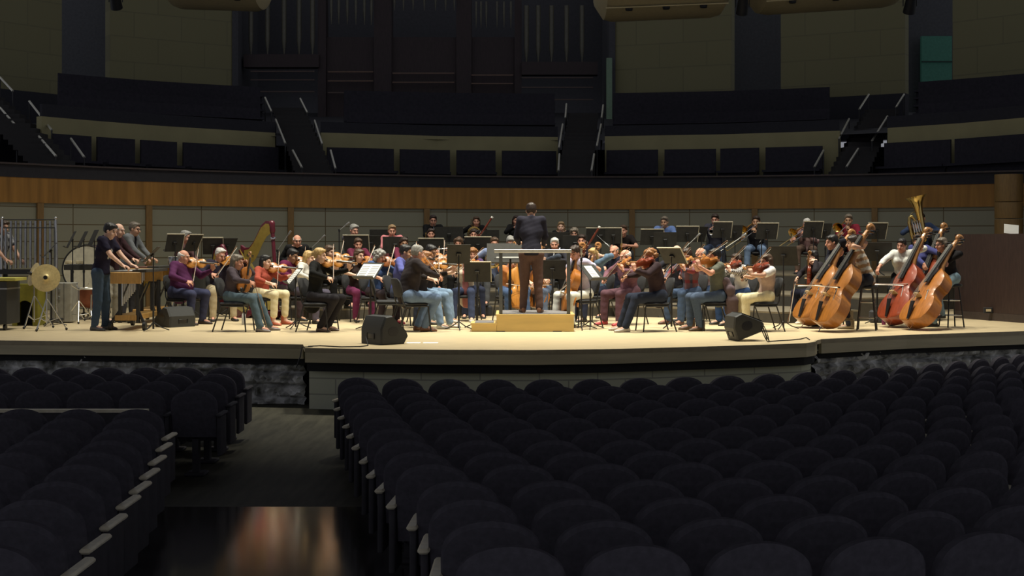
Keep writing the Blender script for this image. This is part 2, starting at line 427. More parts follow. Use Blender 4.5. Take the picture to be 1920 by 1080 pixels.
# acoustic canopies hung over the stage
M_canopy = mat('canopy_plaster', (.46, .385, .21), .7, var=.06)
def canopy(label, u0, u1, vb0, vb1, Y):
    x0, x1 = yz(u0, Y), yz(u1, Y); zc = zat((vb0+vb1)/2, Y)
    root = thing('acoustic_canopy', label, 'ceiling panel', ((x0+x1)/2, Y, zc))
    mb = MB(); w = (x1-x0)/2; rings = []
    for k in range(13):
        t = -1+k/6.; y = t*1.4
        rings_z = -.35*(1-t*t)
        ring = []
        for q in range(17):
            s = -1+q/8.; e = max(0, abs(s)-.8)/.2
            ring.append((s*w, y, rings_z+.35+.42*e*e+(vb0-vb1)*s*Y/FPX*.5))
        ring += [(p[0], p[1], 1.0) for p in reversed(ring)]
        rings.append(ring)
    mb.rings(rings, None, True); mb.build('shell', M_canopy, root)
    mb = MB(); mb.tube([(-w*.9, -1.15, .16+(vb1-vb0)*Y/FPX*.45), (w*.9, -1.15, .16-(vb1-vb0)*Y/FPX*.45)], .018, 6); mb.build('edge_rail', M_canopy, root)
    for s in (-.55, 0., .55):
        mb = MB(); mb.lathe([(.09, -.02), (.10, .04), (.10, .12)], 12, Matrix.Translation((s*w, -.95, .12+(vb0-vb1)*s*Y/FPX*.5))); mb.build('downlight', M_dark, root)
    for s in (-.8, .8):
        mb = MB(); mb.tube([(s*w, 0, 1.0), (s*w, 0, 4.2)], .012, 6); mb.build('hanger_cable', M_black, root)
canopy('pale curved acoustic canopy over the grey wall beside the organ pipes', 312, 500, 14, 20, 38)
canopy('pale curved acoustic canopy nearest the organ on the house-right side', 1118, 1366, 40, 30, 38)
canopy('pale curved acoustic canopy over the dark slot on the house-right side', 1408, 1696, 28, 10, 38)
# stage lamps hung from rigging beside the canopies
for lab, u, v in (('black stage lamp hanging over the dark slot on the house-left side', 217, 4), ('black stage lamp hanging between the two house-right canopies', 1392, 14), ('black stage lamp hanging past the last house-right canopy', 1706, 12)):
    p = at(u, v, 37); r = thing('hanging_lamp', lab, 'lamp', p)
    mb = MB(); mb.lathe([(.05, .3), (.13, .28), (.15, 0), (.16, -.18), (.13, -.18)][::-1], 14, Matrix.Rotation(math.radians(35), 4, 'X')); mb.build('housing', M_black, r)
    mb = MB(); mb.tube([(-.18, 0, 0), (-.18, 0, .3), (0, 0, .42), (.18, 0, .3), (.18, 0, 0)], .015, 6); mb.build('yoke', M_black, r)
    mb = MB(); mb.tube([(0, 0, .42), (0, 0, 3.5)], .02, 6); mb.build('drop_pipe', M_black, r)

# stairs through the terrace with pale metal handrails
M_railm = mat('handrail_metal', (.62, .60, .50), .35, metal=.6)
M_step = mat('stair_tread', (.022, .020, .019), .8)
stairs = [(38, 'far house-left'), (560, 'house-left'), (1090, 'organ-side'), (1620, 'house-right')]
def lw(u): return wallpt(u).y
rails = {0: [((0, 145), (24, 171), 8.0, 6.8), ((0, 202), (32, 238), 6.0, 4.6), ((55, 190), (97, 244), 6.0, 3.6), ((73, 256), (105, 293), 3.0, 1.2), ((133, 260), (158, 295), 3.0, 1.2)],
         1: [((497, 183), (509, 209), 8.0, 6.8), ((563, 185), (576, 211), 8.0, 6.8), ((517, 224), (535, 269), 6.0, 3.6), ((590, 226), (604, 270), 6.0, 3.6), ((549, 282), (566, 314), 3.0, 1.2), ((620, 282), (629, 316), 3.0, 1.2)],
         2: [((1062, 195), (1060, 221), 8.0, 6.8), ((1131, 197), (1128, 221), 8.0, 6.8), ((1055, 233), (1048, 277), 6.0, 3.6), ((1127, 233), (1119, 274), 6.0, 3.6), ((1049, 289), (1047, 320), 3.0, 1.2), ((1114, 289), (1109, 320), 3.0, 1.2)],
         3: [((1629, 177), (1611, 205), 8.0, 6.8), ((1695, 177), (1680, 201), 8.0, 6.8), ((1592, 223), (1573, 260), 6.0, 3.6), ((1664, 218), (1635, 264), 6.0, 3.6), ((1544, 282), (1527, 313), 3.0, 1.2), ((1609, 279), (1587, 313), 3.0, 1.2)]}
for i, (uc, nm) in enumerate(stairs):
    st = thing('terrace_stair', 'dark stair climbing through the %s gap in the pale terrace wall' % nm, 'stairs', (yz(uc, lw(uc)+.6), lw(uc)+.6, 2.9))
    du = 0
    for k in range(16):
        Y = lw(uc)+1.0+.42*k; z = 2.9+.15*(k+1); w = .88
        ua, ub = ((100, -62), (590, 533), (1079, 1096), (1590, 1664))[i]
        xc = yz(ua+(ub-ua)*min(1, .42*k/7.), Y)
        mb = MB(); mb.box((xc-w/2, Y, z-.15), (xc+w/2, Y+.46, z)); o = mb.build('tread', M_step, st, smooth=False)
        o.matrix_parent_inverse = st.matrix_basis.inverted() if False else Matrix.Translation(-st.location)
    for j, (a, b, da, db) in enumerate(rails[i]):
        ua = (a[0]+b[0])/2; A = at(*a, lw(ua)+da); B = at(*b, lw(ua)+db)
        hr = thing('handrail', 'pale metal handrail, %s, on the %s terrace stair' % (('uppermost left', 'uppermost right', 'middle left', 'middle right', 'lowest left', 'lowest right')[j] if i else ('topmost', 'second from the top', 'middle', 'lowest left', 'lowest right')[j], nm), 'handrail', B)
        mb = MB(); mb.tube([A-B, Vector((0, 0, 0))], .028, 8); mb.build('rail', M_railm, hr)
        for P in (A-B, Vector((0, 0, 0))):
            mb = MB(); mb.tube([P, P+Vector((0, 0, -.85))], .018, 6); mb.build('post', M_black, hr)

# right wing: dark wood enclosure, lighter column, paper on top
M_brownbox = mat('dark_brown_panel', (.040, .022, .018), .55, var=.2, stretch=(3, 3, .4))
M_col = mat('wood_column', (.15, .09, .028), .5, var=.18, stretch=(4, 4, .5))
A, B = atz(1790, 596, 0), atz(1990, 611, 0)
wall_strip('wall_wing', [A, A*.5+B*.5, B], 0, 1.575, M_brownbox, 1.6)
wall_strip('trim_17', [A+Vector((0, -.02, 0)), A*.5+B*.5+Vector((0, -.02, 0)), B+Vector((0, -.02, 0))], 0, .14, mat('wing_plinth', (.05, .035, .03), .6), .05)
x0, x1 = yz(1853, 29.5), yz(1905, 29.5)
mb = MB()
cx, cr = (x0+x1)/2, (x1-x0)/2
for z0, z1 in ((0, 1.92), (1.935, 2.28), (2.295, 2.88)):
    mb.lathe([(cr*.99, z0), (cr, z0+.02), (cr, z1-.02), (cr*.99, z1)], 32, Matrix.Translation((cx+.25, 29.8, 0)))
mb.build('wall_column', M_col, kind='structure')
wall_strip('wall_side', [Vector((cx+.7, 29.8, 0)), Vector((12.6, 28.5, 0)), Vector((14.5, 25, 0))], -.06, 5.2, M_brownbox, .3)
o = MB(); o.box((-.13, -.004, 0), (.13, .004, .17), Matrix.Rotation(math.radians(-14), 4, 'X') @ Matrix.Rotation(math.radians(6), 4, 'Y'))
o = o.build('sheet_of_paper', M_paper, smooth=False); o.location = Vector((yz(1896, 24.9), 24.9, 1.575)); tag(o, 'white sheet of paper propped on top of the dark wood wing wall', 'paper')
r = thing('outlet_box', 'small outlet box with pale cover on the foot of the dark wing wall', 'outlet', at(1860, 590, 24.75))
r.location = (yz(1860, 24.93), A.lerp(B, .35).y-.07, .19)
mb = MB(); mb.rbox((-.08, -.03, -.05), (.08, .03, .05), .01); mb.build('housing', M_dark, r)
mb = MB(); mb.box((-.045, -.036, -.022), (.045, -.031, .022)); mb.build('cover_plate', mat('cream_plate', (.6, .5, .32), .5), r)

# ------------------------------------------------------------------ audience seating
def make_seat():
    r = thing('auditorium_seat')
    mb = MB(); rings = []
    out = [(-.225, 0)]
    for k in range(15):
        a = PI-PI*k/14; out.append((.225*math.cos(a), .30+.17*max(0, math.sin(a))**.8))
    out.append((.225, 0))
    for y, s in ((.0, .96), (.012, 1.), (.06, 1.), (.075, .95)):
        rings.append([Vector((x*s, -y-.12*(zz/.47)*0+.10*(1-zz/.47), .38+zz*s)) for x, zz in out])
    mb.rings([list(q) for q in rings], None, True); mb.build('backrest', M_seat, r)
    mb = MB(); mb.rbox((-.21, -.40+.28, .34), (.21, .02, .70), .04, Matrix.Translation((0, .16, 0))); 
    mb = MB(); mb.rbox((-.20, .10, .33), (.20, .30, .50), .05); mb.build('seat_pan', M_seat, r)
    mb = MB(); mb.box((-.03, .04, 0), (.03, .14, .36)); mb.rbox((-.1, -.02, 0), (.1, .22, .03), .02); mb.build('pedestal', M_seatwood, r)
    mb = MB(); mb.rbox((-.262, -.04, .20), (-.225, .26, .585), .015); p = mb.build('side_panel', M_seatwood, r)
    mb = MB(); mb.rbox((-.275, -.08, .585), (-.215, .30, .612), .02); mb.build('armrest', M_armcap, p)
    return r
ORD = ['first', 'second', 'third', 'fourth', 'fifth', 'sixth', 'seventh', 'eighth', 'ninth', 'tenth', 'eleventh', 'twelfth', 'thirteenth', 'fourteenth', 'fifteenth', 'sixteenth', 'seventeenth', 'eighteenth', 'nineteenth', 'twentieth', 'twenty-first', 'twenty-second']
def seat(x, y, rz, label, group, mirror=False):
    o = inst('seat', make_seat)
    o.location = (x, y, zf(y)); o.rotation_euler = (0, 0, rz+PI if False else rz); o.scale = (-1 if mirror else 1, 1, 1)
    tag(o, label, 'seat', group); return o
rowsY = [14.5, 13.75, 13.1, 12.5, 11.9, 11.27, 10.58, 9.95, 9.38, 8.84, 8.2, 7.6, 7.0, 6.4]
edgeU = [621, 625, 633, 643, 651, 662, 677, 691, 708, 730, 769, 790, 812, 836]
leftU = {4: 315, 5: 305, 6: 292, 7: 277, 8: 259, 9: 236, 10: 207, 11: 172, 12: 136, 13: 96}
CUR = .078
for i, Y in enumerate(rowsY):
    Y0 = Y
    if Y < 11.96: Y = 1.2584/(1.677/Y-RAKE)
    X = (edgeU[i]-960)*Y/FPX+.26
    k = 0; x = X; y = Y+CUR*x*x
    while x < .385*y+.3 and k < 22:
        seat(x, y, math.atan(2*CUR*x), 'dark round-topped seat, %s from the aisle, %s row from the stage, centre block' % (ORD[k], ORD[i]), 'centre block auditorium seats')
        d = .50/math.sqrt(1+(2*CUR*x)**2); x += d; y = Y+CUR*x*x; k += 1
    if i in leftU:
        x = (leftU[i]-960)*Y/FPX-.26; k = 0
        while x > -.385*Y-.3:
            seat(x, Y+.02*(x+3)**2, 0, 'dark seat, %s from the aisle, %s row behind the low rail, side block' % (ORD[k], ORD[i-4]), 'side block auditorium seats', True)
            x -= .50; k += 1
for i, Y in enumerate((15.9, 15.1, 14.3, 13.5)):
    x = (422-960)*Y/FPX-.1*i; k = 0
    while x > -.385*Y-.3:
        TEMPL_LAST = seat(x, Y, 0, 'dark seat, %s from the aisle, %s row between stage and low rail, side block' % (ORD[k], ORD[i]), 'front side block auditorium seats', True)
        for ch in TEMPL_LAST.children:
            for g in ch.children: g.material_slots[0].link = 'OBJECT'; g.material_slots[0].material = M_seatwood
        x -= .445+.02*i; k += 1
r = thing('aisle_rail', 'low dark partition with thin pale top rail across the side block', 'partition', (-3.9, 12.75, FLOOR_Z))
mb = MB(); mb.box((-1.6, -.03, 0), (.55, .03, .72)); mb.build('panel', M_seatwood, r, smooth=False)
mb = MB(); mb.box((-1.6, -.05, .72), (.55, .05, .745)); mb.build('top_rail', M_armcap, r, smooth=False)
mb = MB(); mb.box((-16, -1, 7.6), (16, 17.5, 7.9)); mb.build('ceiling_shade', mat('shade_ceiling', (.05, .05, .055), .9), smooth=False, kind='structure')  # out of view, added over the seats to block ambient light from above
# ------------------------------------------------------------------ instruments and furniture
def varnish(name, c): return mat(name, c, .28, var=.22, scale=9, stretch=(3, .6, 1), spec=.5, coat=.15)
V_ORANGE = varnish('varnish_orange', (.37, .135, .026)); V_BROWN = varnish('varnish_brown', (.26, .085, .022))
V_GOLD = varnish('varnish_gold', (.45, .19, .035)); V_RED = varnish('varnish_red', (.24, .045, .018)); V_AMBER = varnish('varnish_amber', (.30, .115, .022))
M_neckwood = varnish('neck_maple', (.36, .17, .06))
M_string = mat('string_steel', (.22, .21, .19), .5, metal=.5)
VIOLIN = [(0,.12),(.015,.48),(.05,.72),(.12,.9),(.2,.985),(.27,1.),(.34,.95),(.40,.84),(.435,.78),(.45,.70),(.50,.57),(.55,.54),(.60,.585),(.635,.70),(.65,.745),(.70,.79),(.76,.825),(.82,.80),(.88,.70),(.94,.47),(.975,.28),(1,.1)]
BASS = [(0,.15),(.015,.5),(.05,.74),(.12,.91),(.2,.99),(.27,1.),(.34,.96),(.40,.86),(.435,.80),(.45,.73),(.50,.62),(.55,.59),(.60,.62),(.635,.70),(.65,.735),(.70,.755),(.76,.74),(.82,.67),(.88,.53),(.94,.32),(.98,.17),(1,.1)]
def fiddle(nm, L, W, T, neck, shape, m, endpin=0., scroll=1.):
    r = thing(nm); hw = W/2; arch = L*.045
    mb = MB(); st = [(y*L, w*hw) for y, w in shape]; xs = [-1, -.86, -.6, -.3, 0, .3, .6, .86, 1]
    def prof(x): return (1-abs(x)**2.2)
    grid = []
    for sgn in (1, -1):
        rows = []
        for y, w in st:
            e = min(1, 4*min(y, L-y)/L+.12)
            rows.append([(x*w, y, sgn*(T/2+arch*prof(x)*min(1, e+.1))) for x in xs])
        grid.append(rows)
    n, k = len(st), len(xs)
    vs = [p for g in grid for row in g for p in row]; fs = []
    for i in range(n-1):
        for j in range(k-1):
            a = i*k+j; fs.append((a, a+1, a+k+1, a+k)); b = n*k+a; fs.append((b, b+k, b+k+1, b+1))
        a = i*k; b = n*k+a; fs.append((a, a+k, b+k, b)); a += k-1; b += k-1; fs.append((a, b, b+k, a+k))
    for i in (0, n-1):
        for j in range(k-1):
            a = i*k+j; b = n*k+a; fs.append((a, b, b+1, a+1) if i == 0 else (a, a+1, b+1, b))
    mb.add(vs, fs); mb.build('soundbox', m, r, angle=50)
    top = T/2+arch
    fb0, nut = L*.66, L+neck; fw = W*.085
    mb = MB(); mb.tube([(0, L*.97, T*.30), (0, L+neck*.1, T*.42), (0, L+neck*.55, T/2), (0, nut+.03*L, T/2)], [fw*1.05, fw*.95, fw*.8, fw*.75], 10); nk = mb.build('neck', M_neckwood, r)
    s = L*.075*scroll; mb = MB(); pts = []
    for q in range(22):
        a = q*.42; rr = s*(.95-.036*q); pts.append((0, nut+L*.17+rr*math.sin(a-1.6)*1., T/2-rr*math.cos(a-1.6)*1.-s*.4))
    mb.tube([(0, nut, T/2), (0, nut+L*.10, T/2-.2*s)]+pts, [fw*.75, fw*.75]+[fw*(.8-.012*q) for q in range(22)], 8); mb.build('scroll', M_neckwood, nk)
    for q in range(4):
        mb = MB(); sg = 1 if q % 2 else -1; y = nut+L*(.03+.026*q)
        mb.tube([(-sg*fw*.8, y, T/2), (sg*fw*1.6, y, T/2), (sg*fw*2.2, y, T/2), (sg*fw*3.2, y, T/2)], [fw*.16, fw*.16, fw*.42, fw*.36], 6); mb.build('peg', M_ebony, nk)
    mb = MB(); z0, z1 = top+L*.045, T/2+fw*.75
    mb.rings([[(-fw*.95, fb0, z0-L*.015), (fw*.95, fb0, z0-L*.015), (fw*.6, fb0, z0+L*.01), (-fw*.6, fb0, z0+L*.01)], [(-fw*.75, nut, z1), (fw*.75, nut, z1), (fw*.5, nut, z1+L*.015), (-fw*.5, nut, z1+L*.015)]]); mb.build('fingerboard', M_ebony, r)
    mb = MB(); zb = top+L*.085; mb.prism([(-fw*1.1, T/2+arch*.8), (-fw*.6, T/2+arch*1.), (fw*.6, T/2+arch), (fw*1.1, T/2+arch*.8), (fw*1.0, zb), (0, zb+L*.012), (-fw*1.0, zb)], L*.40, L*.415, Matrix.Rotation(PI/2, 4, 'X') @ Matrix.Scale(-1, 4, (0, 0, 1))); mb.build('bridge', mat('bridge_maple', (.55, .38, .18), .5), r)
    mb = MB(); mb.rings([[(-fw*.9, L*.28, zb-L*.03), (fw*.9, L*.28, zb-L*.03), (fw*.7, L*.28, zb-L*.015), (-fw*.7, L*.28, zb-L*.015)], [(-fw*.35, .01*L, top*.6+T*.2), (fw*.35, .01*L, top*.6+T*.2), (fw*.3, .01*L, top*.6+T*.2+L*.012), (-fw*.3, .01*L, top*.6+T*.2+L*.012)]]); mb.build('tailpiece', M_ebony, r)
    mb = MB()
    for x in (-.75, -.25, .25, .75): mb.tube([(x*fw*.9, L*.27, zb-L*.012), (x*fw, L*.408, zb+L*.008), (x*fw*.6, nut, z1+L*.02)], max(L*.0022, .0006), 4)
    mb.build('strings', M_string, r)
    for sg in (-1, 1):
        mb = MB(); x = sg*W*.20; pts = [(x*.62, L*.52, 0), (x*.75, L*.54, 0), (x*.86, L*.50, 0), (x, L*.43, 0), (x*1.13, L*.36, 0), (x*1.28, L*.335, 0), (x*1.36, L*.36, 0)]
        pts = [(a, b, T/2+arch*prof(abs(a)/(hw*.75))*.98) for a, b, c in pts]
        mb.tube(pts, L*.0075, 5); mb.build('f_hole', M_ebony, r)
    if endpin:
        mb = MB(); mb.tube([(0, .01, 0), (0, -endpin, 0)], L*.007, 6); mb.build('endpin', M_silver, r)
    else:
        mb = MB(); mb.ball((-W*.22, L*.06, T/2+arch*1.2), (W*.16, L*.09, T*.35), 8); mb.build('chin_rest', M_ebony, r)
    return r
FID = {'violin': dict(L=.356, W=.208, T=.036, neck=.135, shape=VIOLIN), 'viola': dict(L=.415, W=.245, T=.042, neck=.155, shape=VIOLIN),
       'cello': dict(L=.755, W=.44, T=.125, neck=.29, shape=VIOLIN, endpin=.26), 'double_bass': dict(L=1.12, W=.68, T=.21, neck=.47, shape=BASS, endpin=.12, scroll=.8)}
BODYM = {'o': V_ORANGE, 'b': V_BROWN, 'g': V_GOLD, 'r': V_RED, 'a': V_AMBER}
def make_bow(length=.74, thick=1.):
    r = thing('bow'); mb = MB(); n = 9
    mb.tube([(0, length*k/(n-1), .004+.016*(2*k/(n-1)-1)**2*thick) for k in range(n)]+[(0, length+.008, .012), (0, length+.012, -.006)], [.0046*thick]*n+[.0045*thick, .002], 6); mb.build('stick', M_bow, r)
    mb = MB(); mb.box((-.005*thick, .01, -.012), (.005*thick, length-.003, -.009)); mb.build('bow_hair', M_hairbow, r)
    mb = MB(); mb.rbox((-.006*thick, .01, -.012), (.006*thick, .055, .014), .003); mb.build('frog', M_ebony, r)
    return r
def strtube(mb, a, b, r, n=8): mb.tube([a, b], r, n)
def flare(y0, y1, r0, r1, n=9, p=3.):
    return [(r0+(r1-r0)*(k/(n-1))**p, y0+(y1-y0)*k/(n-1)) for k in range(n)]
YUP = Matrix.Rotation(-PI/2, 4, 'X')      # lathe z axis laid along +Y
def bell(mb, prof, M=None):
    """open flared bell, double sided"""
    inner = [(r*.97-.0008, z-.002) for r, z in reversed(prof)]
    rings = []
    for r, z in prof+inner: rings.append([Vector((r*math.cos(2*PI*k/24), r*math.sin(2*PI*k/24), z)) for k in range(24)])
    mb.rings(rings, (M @ YUP) if M else YUP, False)
def make_trumpet(m=None):
    m = m or M_silver; r = thing('trumpet')
    mb = MB(); mb.lathe([(.013, 0), (.012, .01), (.005, .03), (.0055, .09)], 10, YUP); mb.build('mouthpiece', m, r)
    mb = MB(); mb.tube([(0, .08, 0), (0, .42, 0), (0, .465, -.012), (0, .48, -.04), (0, .465, -.068), (0, .42, -.08), (0, .2, -.08)], .0075, 8)
    mb.tube([(0, .2, -.08), (.0, .12, -.08), (0, .07, -.07), (0, .05, -.04), (0, .07, -.012), (.03, .10, -.002), (.03, .3, -.002)], .0085, 8); mb.build('tubing', m, r)
    mb = MB(); bell(mb, flare(.25, .52, .009, .062, 10, 3.5), Matrix.Translation((.03, 0, -.002))); mb.build('bell', m, r)
    for q in range(3):
        mb = MB(); mb.lathe([(.012, -.12), (.012, -.02), (.005, -.02), (.005, .02), (.011, .021), (.011, .025)], 10, Matrix.Translation((.014, .2+.03*q, .02))); mb.build('valve', m, r)
    return r
def make_trombone(ext=.35):
    r = thing('trombone'); m = M_brass
    mb = MB(); mb.lathe([(.017, 0), (.015, .012), (.006, .04), (.007, .1)], 10, YUP); mb.build('mouthpiece', M_silver, r)
    mb = MB(); mb.tube([(0, .08, 0), (0, .75, 0)], .0075, 8); mb.tube([(0, .10, -.095), (0, .75, -.095)], .0075, 8); mb.tube([(0, .12, 0), (0, .12, -.095)], .006, 6); mb.build('inner_slide', M_silver, r)
    mb = MB(); y = .45+ext; mb.tube([(0, .2+ext, 0), (0, y+.25, 0), (0, y+.29, -.02), (0, y+.305, -.0475), (0, y+.29, -.075), (0, y+.25, -.095), (0, .2+ext, -.095)], .010, 8); mb.tube([(0, .22+ext, 0), (0, .22+ext, -.095)], .006, 6); mb.build('outer_slide', m, r)
    mb = MB(); mb.tube([(0, .10, -.095), (.02, .02, -.08), (.09, -.2, -.02), (.12, -.30, -.07), (.125, -.335, -.03), (.12, -.30, .01), (.115, -.1, .02)], [.0085]*3+[.011]*4, 8); mb.build('tuning_loop', m, r)
    mb = MB(); bell(mb, flare(-.12, .30, .012, .115, 12, 3.4), Matrix.Translation((.115, 0, .02))); mb.build('bell', m, r)
    return r
def make_flute():
    r = thing('flute'); X = Matrix.Rotation(-PI/2, 4, 'Y')
    mb = MB(); mb.lathe([(.0105, -.06), (.0115, -.05), (.0115, .17)], 10, X); mb.build('head_joint', M_silver, r)
    mb = MB(); mb.rbox((-.02, -.012, .008), (.02, .012, .014), .004); mb.build('lip_plate', M_silver, r)
    mb = MB(); mb.lathe([(.0095, .165), (.0095, .6)], 10, X); mb.build('body_joint', M_silver, r)
    for q in range(10):
        mb = MB(); mb.lathe([(.008, 0), (.008, .006), (.003, .008)], 8, Matrix.Translation((-.22-.036*q, 0, .009))); mb.build('key', M_silver, r)
    return r
def make_clarinet(nm='clarinet'):
    r = thing(nm)
    mb = MB(); mb.lathe([(.004, 0), (.010, .04), (.0125, .075)], 10, YUP); mb.build('mouthpiece', M_ebony, r)
    mb = MB(); mb.lathe([(.0145, .075), (.0135, .12), (.0145, .30), (.0145, .54)], 12, YUP); mb.build('body_joint', M_ebony, r)
    mb = MB(); bell(mb, flare(.53, .65, .0155, .038, 7, 2.2)); mb.build('bell', M_ebony, r)
    mb = MB()
    for q in range(11):
        mb.lathe([(.0075, 0), (.0075, .008)], 8, Matrix.Translation((.004*(-1)**q, .15+.035*q, .013)))
    mb.tube([(.014, .14, .008), (.014, .5, .008)], .002, 5); mb.build('keywork', M_silver, r)
    return r
def make_bassoon():
    r = thing('bassoon'); mw = varnish('bassoon_maple', (.16, .03, .015))
    mb = MB(); mb.lathe([(.034, 0), (.036, .02), (.033, .12), (.031, .42)], 12, YUP); mb.build('boot_joint', mw, r)
    mb = MB(); mb.lathe([(.021, .40), (.020, .85), (.021, 1.08)], 12, YUP @ Matrix.Translation((.012, 0, 0))); mb.build('long_joint', mw, r)
    mb = MB(); mb.lathe([(.016, .40), (.013, .88)], 10, YUP @ Matrix.Translation((-.022, 0, 0))); mb.build('wing_joint', mw, r)
    mb = MB(); mb.lathe([(.022, 1.06), (.023, 1.10), (.018, 1.2), (.022, 1.31), (.025, 1.34)], 12, YUP @ Matrix.Translation((.012, 0, 0))); b = mb.build('bell_joint', mw, r)
    mb = MB(); mb.lathe([(.0255, 1.315), (.027, 1.33), (.0255, 1.345)], 12, YUP @ Matrix.Translation((.012, 0, 0))); mb.build('bell_ring', mat('ivory_ring', (.85, .82, .75), .4), b)
    mb = MB(); mb.tube([(-.022, .88, 0), (-.03, .95, .01), (-.08, .97, .05), (-.12, .93, .12), (-.13, .88, .18)], [.005, .005, .004, .003, .002], 6); mb.build('bocal', M_silver, r)
    mb = MB()
    for q in range(9): mb.lathe([(.010, 0), (.010, .008)], 8, Matrix.Translation((.01, .1+.1*q, .03)))
    mb.tube([(.02, .1, .034), (.02, 1.0, .028)], .0025, 5); mb.build('keywork', M_silver, r)
    return r
def make_horn():
    r = thing('french_horn'); m = M_brass
    for q, (rr, zz) in enumerate(((.15, 0), (.13, .02), (.105, -.015))):
        mb = MB(); mb.tube([(rr*math.cos(2*PI*k/24), 0+zz, rr*math.sin(2*PI*k/24)) for k in range(24)], .010-.001*q, 8, True); mb.build('coil', m, r)
    mb = MB(); bell(mb, [(rr, -y) for rr, y in flare(-.02, .24, .018, .155, 10, 3.)], Matrix.Translation((-.12, 0, -.10))); mb.build('bell', m, r)
    mb = MB(); mb.tube([(.02, -.02, .14), (.09, .06, .22), (.10, .16, .30)], [.008, .006, .005], 8); mb.lathe([(.005, 0), (.012, .03)], 8, Matrix.Translation((.10, .16, .30))); mb.build('leadpipe', m, r)
    for q in range(4):
        mb = MB(); mb.lathe([(.016, -.02), (.016, .03), (.010, .035)], 10, YUP @ Matrix.Translation((.03+.035*q-.06, 0, 0))); mb.build('rotary_valve', m, r)
    return r
def make_sax():
    r = thing('saxophone'); m = M_brass
    mb = MB(); mb.lathe([(.006, 0), (.012, .05), (.013, .09)], 10, YUP); mb.build('mouthpiece', M_ebony, r)
    mb = MB(); mb.tube([(0, .07, 0), (0, .14, .012), (0, .19, 0), (0, .21, -.05)], [.009, .010, .011, .012], 10); mb.build('neck', m, r)
    mb = MB(); pts = [(0, .21, -.05), (0, .21, -.2), (0, .21, -.42), (0, .22, -.52), (0, .25, -.565), (0, .29, -.575), (0, .33, -.55), (0, .345, -.5), (0, .35, -.4)]
    mb.tube(pts, [.013, .018, .026, .030, .032, .033, .034, .036, .042], 12); mb.build('body_tube', m, r)
    mb = MB(); prof = [(.042, 0), (.046, .05), (.055, .1), (.068, .13)]; inner = [(a-.003, b) for a, b in reversed(prof)]
    mb.rings([[Vector((a*math.cos(2*PI*k/20), .35+a*math.sin(2*PI*k/20)+b*.12, -.4+b)) for k in range(20)] for a, b in prof+inner], None, False); mb.build('bell', m, r)
    mb = MB()
    for q in range(9): mb.lathe([(.013+.001*q, 0), (.013+.001*q, .008)], 10, Matrix.Translation((.0, .232+.0015*q, -.12-.035*q)) @ YUP)
    mb.tube([(.02, .22, -.08), (.024, .225, -.45)], .003, 5); mb.build('keywork', m, r)
    return r
def make_tuba():
    r = thing('tuba'); m = M_brass
    mb = MB(); prof = [(.055, .30), (.06, .42), (.07, .55), (.085, .68), (.115, .80), (.165, .89), (.215, .935), (.222, .94)]; inner = [(a-.004, b) for a, b in reversed(prof)]
    mb.rings([[Vector((a*math.cos(2*PI*k/32)+.08, a*math.sin(2*PI*k/32), b)) for k in range(32)] for a, b in prof+inner], None, False); mb.build('bell', m, r)
    mb = MB(); mb.tube([(.08, 0, .32), (.08, 0, .15), (.06, 0, .04), (0, 0, 0), (-.08, 0, .0), (-.14, 0, .05), (-.16, 0, .2), (-.16, 0, .45), (-.13, 0, .55), (-.08, 0, .57), (-.04, 0, .5), (-.04, 0, .2)], [.056, .054, .052, .05, .047, .044, .040, .034, .030, .028, .024, .022], 12); mb.build('outer_branch', m, r)
    for q in range(2):
        mb = MB(); x = -.1+.05*q; mb.tube([(x, -.05, .15), (x, -.05, .42), (x+.03, -.05, .46), (x+.06, -.05, .42), (x+.06, -.05, .15), (x+.03, -.05, .11)], .012, 8, True); mb.build('valve_slide', m, r)
    for q in range(4):
        mb = MB(); mb.lathe([(.016, .22), (.016, .40), (.006, .40), (.006, .44), (.014, .442), (.014, .45)], 10, Matrix.Translation((-.09+.045*q, -.07, 0))); mb.build('valve', M_silver, r)
    mb = MB(); mb.tube([(-.08, .0, .5), (-.12, .08, .58), (-.06, .2, .64), (-.02, .24, .645)], [.010, .009, .007, .006], 8); mb.lathe([(.006, 0), (.016, .035)], 8, Matrix.Translation((-.02, .24, .645)) @ YUP); mb.build('leadpipe', m, r)
    return r
# furniture
def make_chair():
    r = thing('orchestra_chair')
    mb = MB(); mb.rbox((-.225, -.22, .415), (.225, .21, .465), .06); mb.build('seat', M_blackpad, r)
    mb = MB(); out = []
    for k in range(20):
        a = 2*PI*k/20; ca, sa = math.cos(a), math.sin(a)
        out.append((.215*math.copysign(abs(ca)**.55, ca), .155*math.copysign(abs(sa)**.6, sa)))
    mb.rings([[Vector((x*s, .235+y+.03*(z/.15)+.05*(1-(x/.215)**2)*.5, .70+z*s)) for x, z in out] for y, s in ((-.012, .93), (0, 1), (.018, 1), (.028, .92))]); mb.build('backrest', M_blackpad, r)
    for s in (-1, 1):
        mb = MB(); mb.tube([(s*.215, -.20, .41), (s*.235, -.245, 0)], .0115, 8); mb.build('leg', M_black, r)
        mb = MB(); mb.tube([(s*.215, .16, .42), (s*.235, .30, 0)], .0115, 8); mb.build('leg', M_black, r)
        mb = MB(); mb.tube([(s*.215, .16, .40), (s*.20, .21, .48), (s*.175, .255, .72)], .011, 8); mb.build('back_post', M_black, r)
        mb = MB(); mb.tube([(s*.218, -.20, .405), (s*.218, .16, .405)], .011, 8); mb.build('side_rail', M_black, r)
    return r
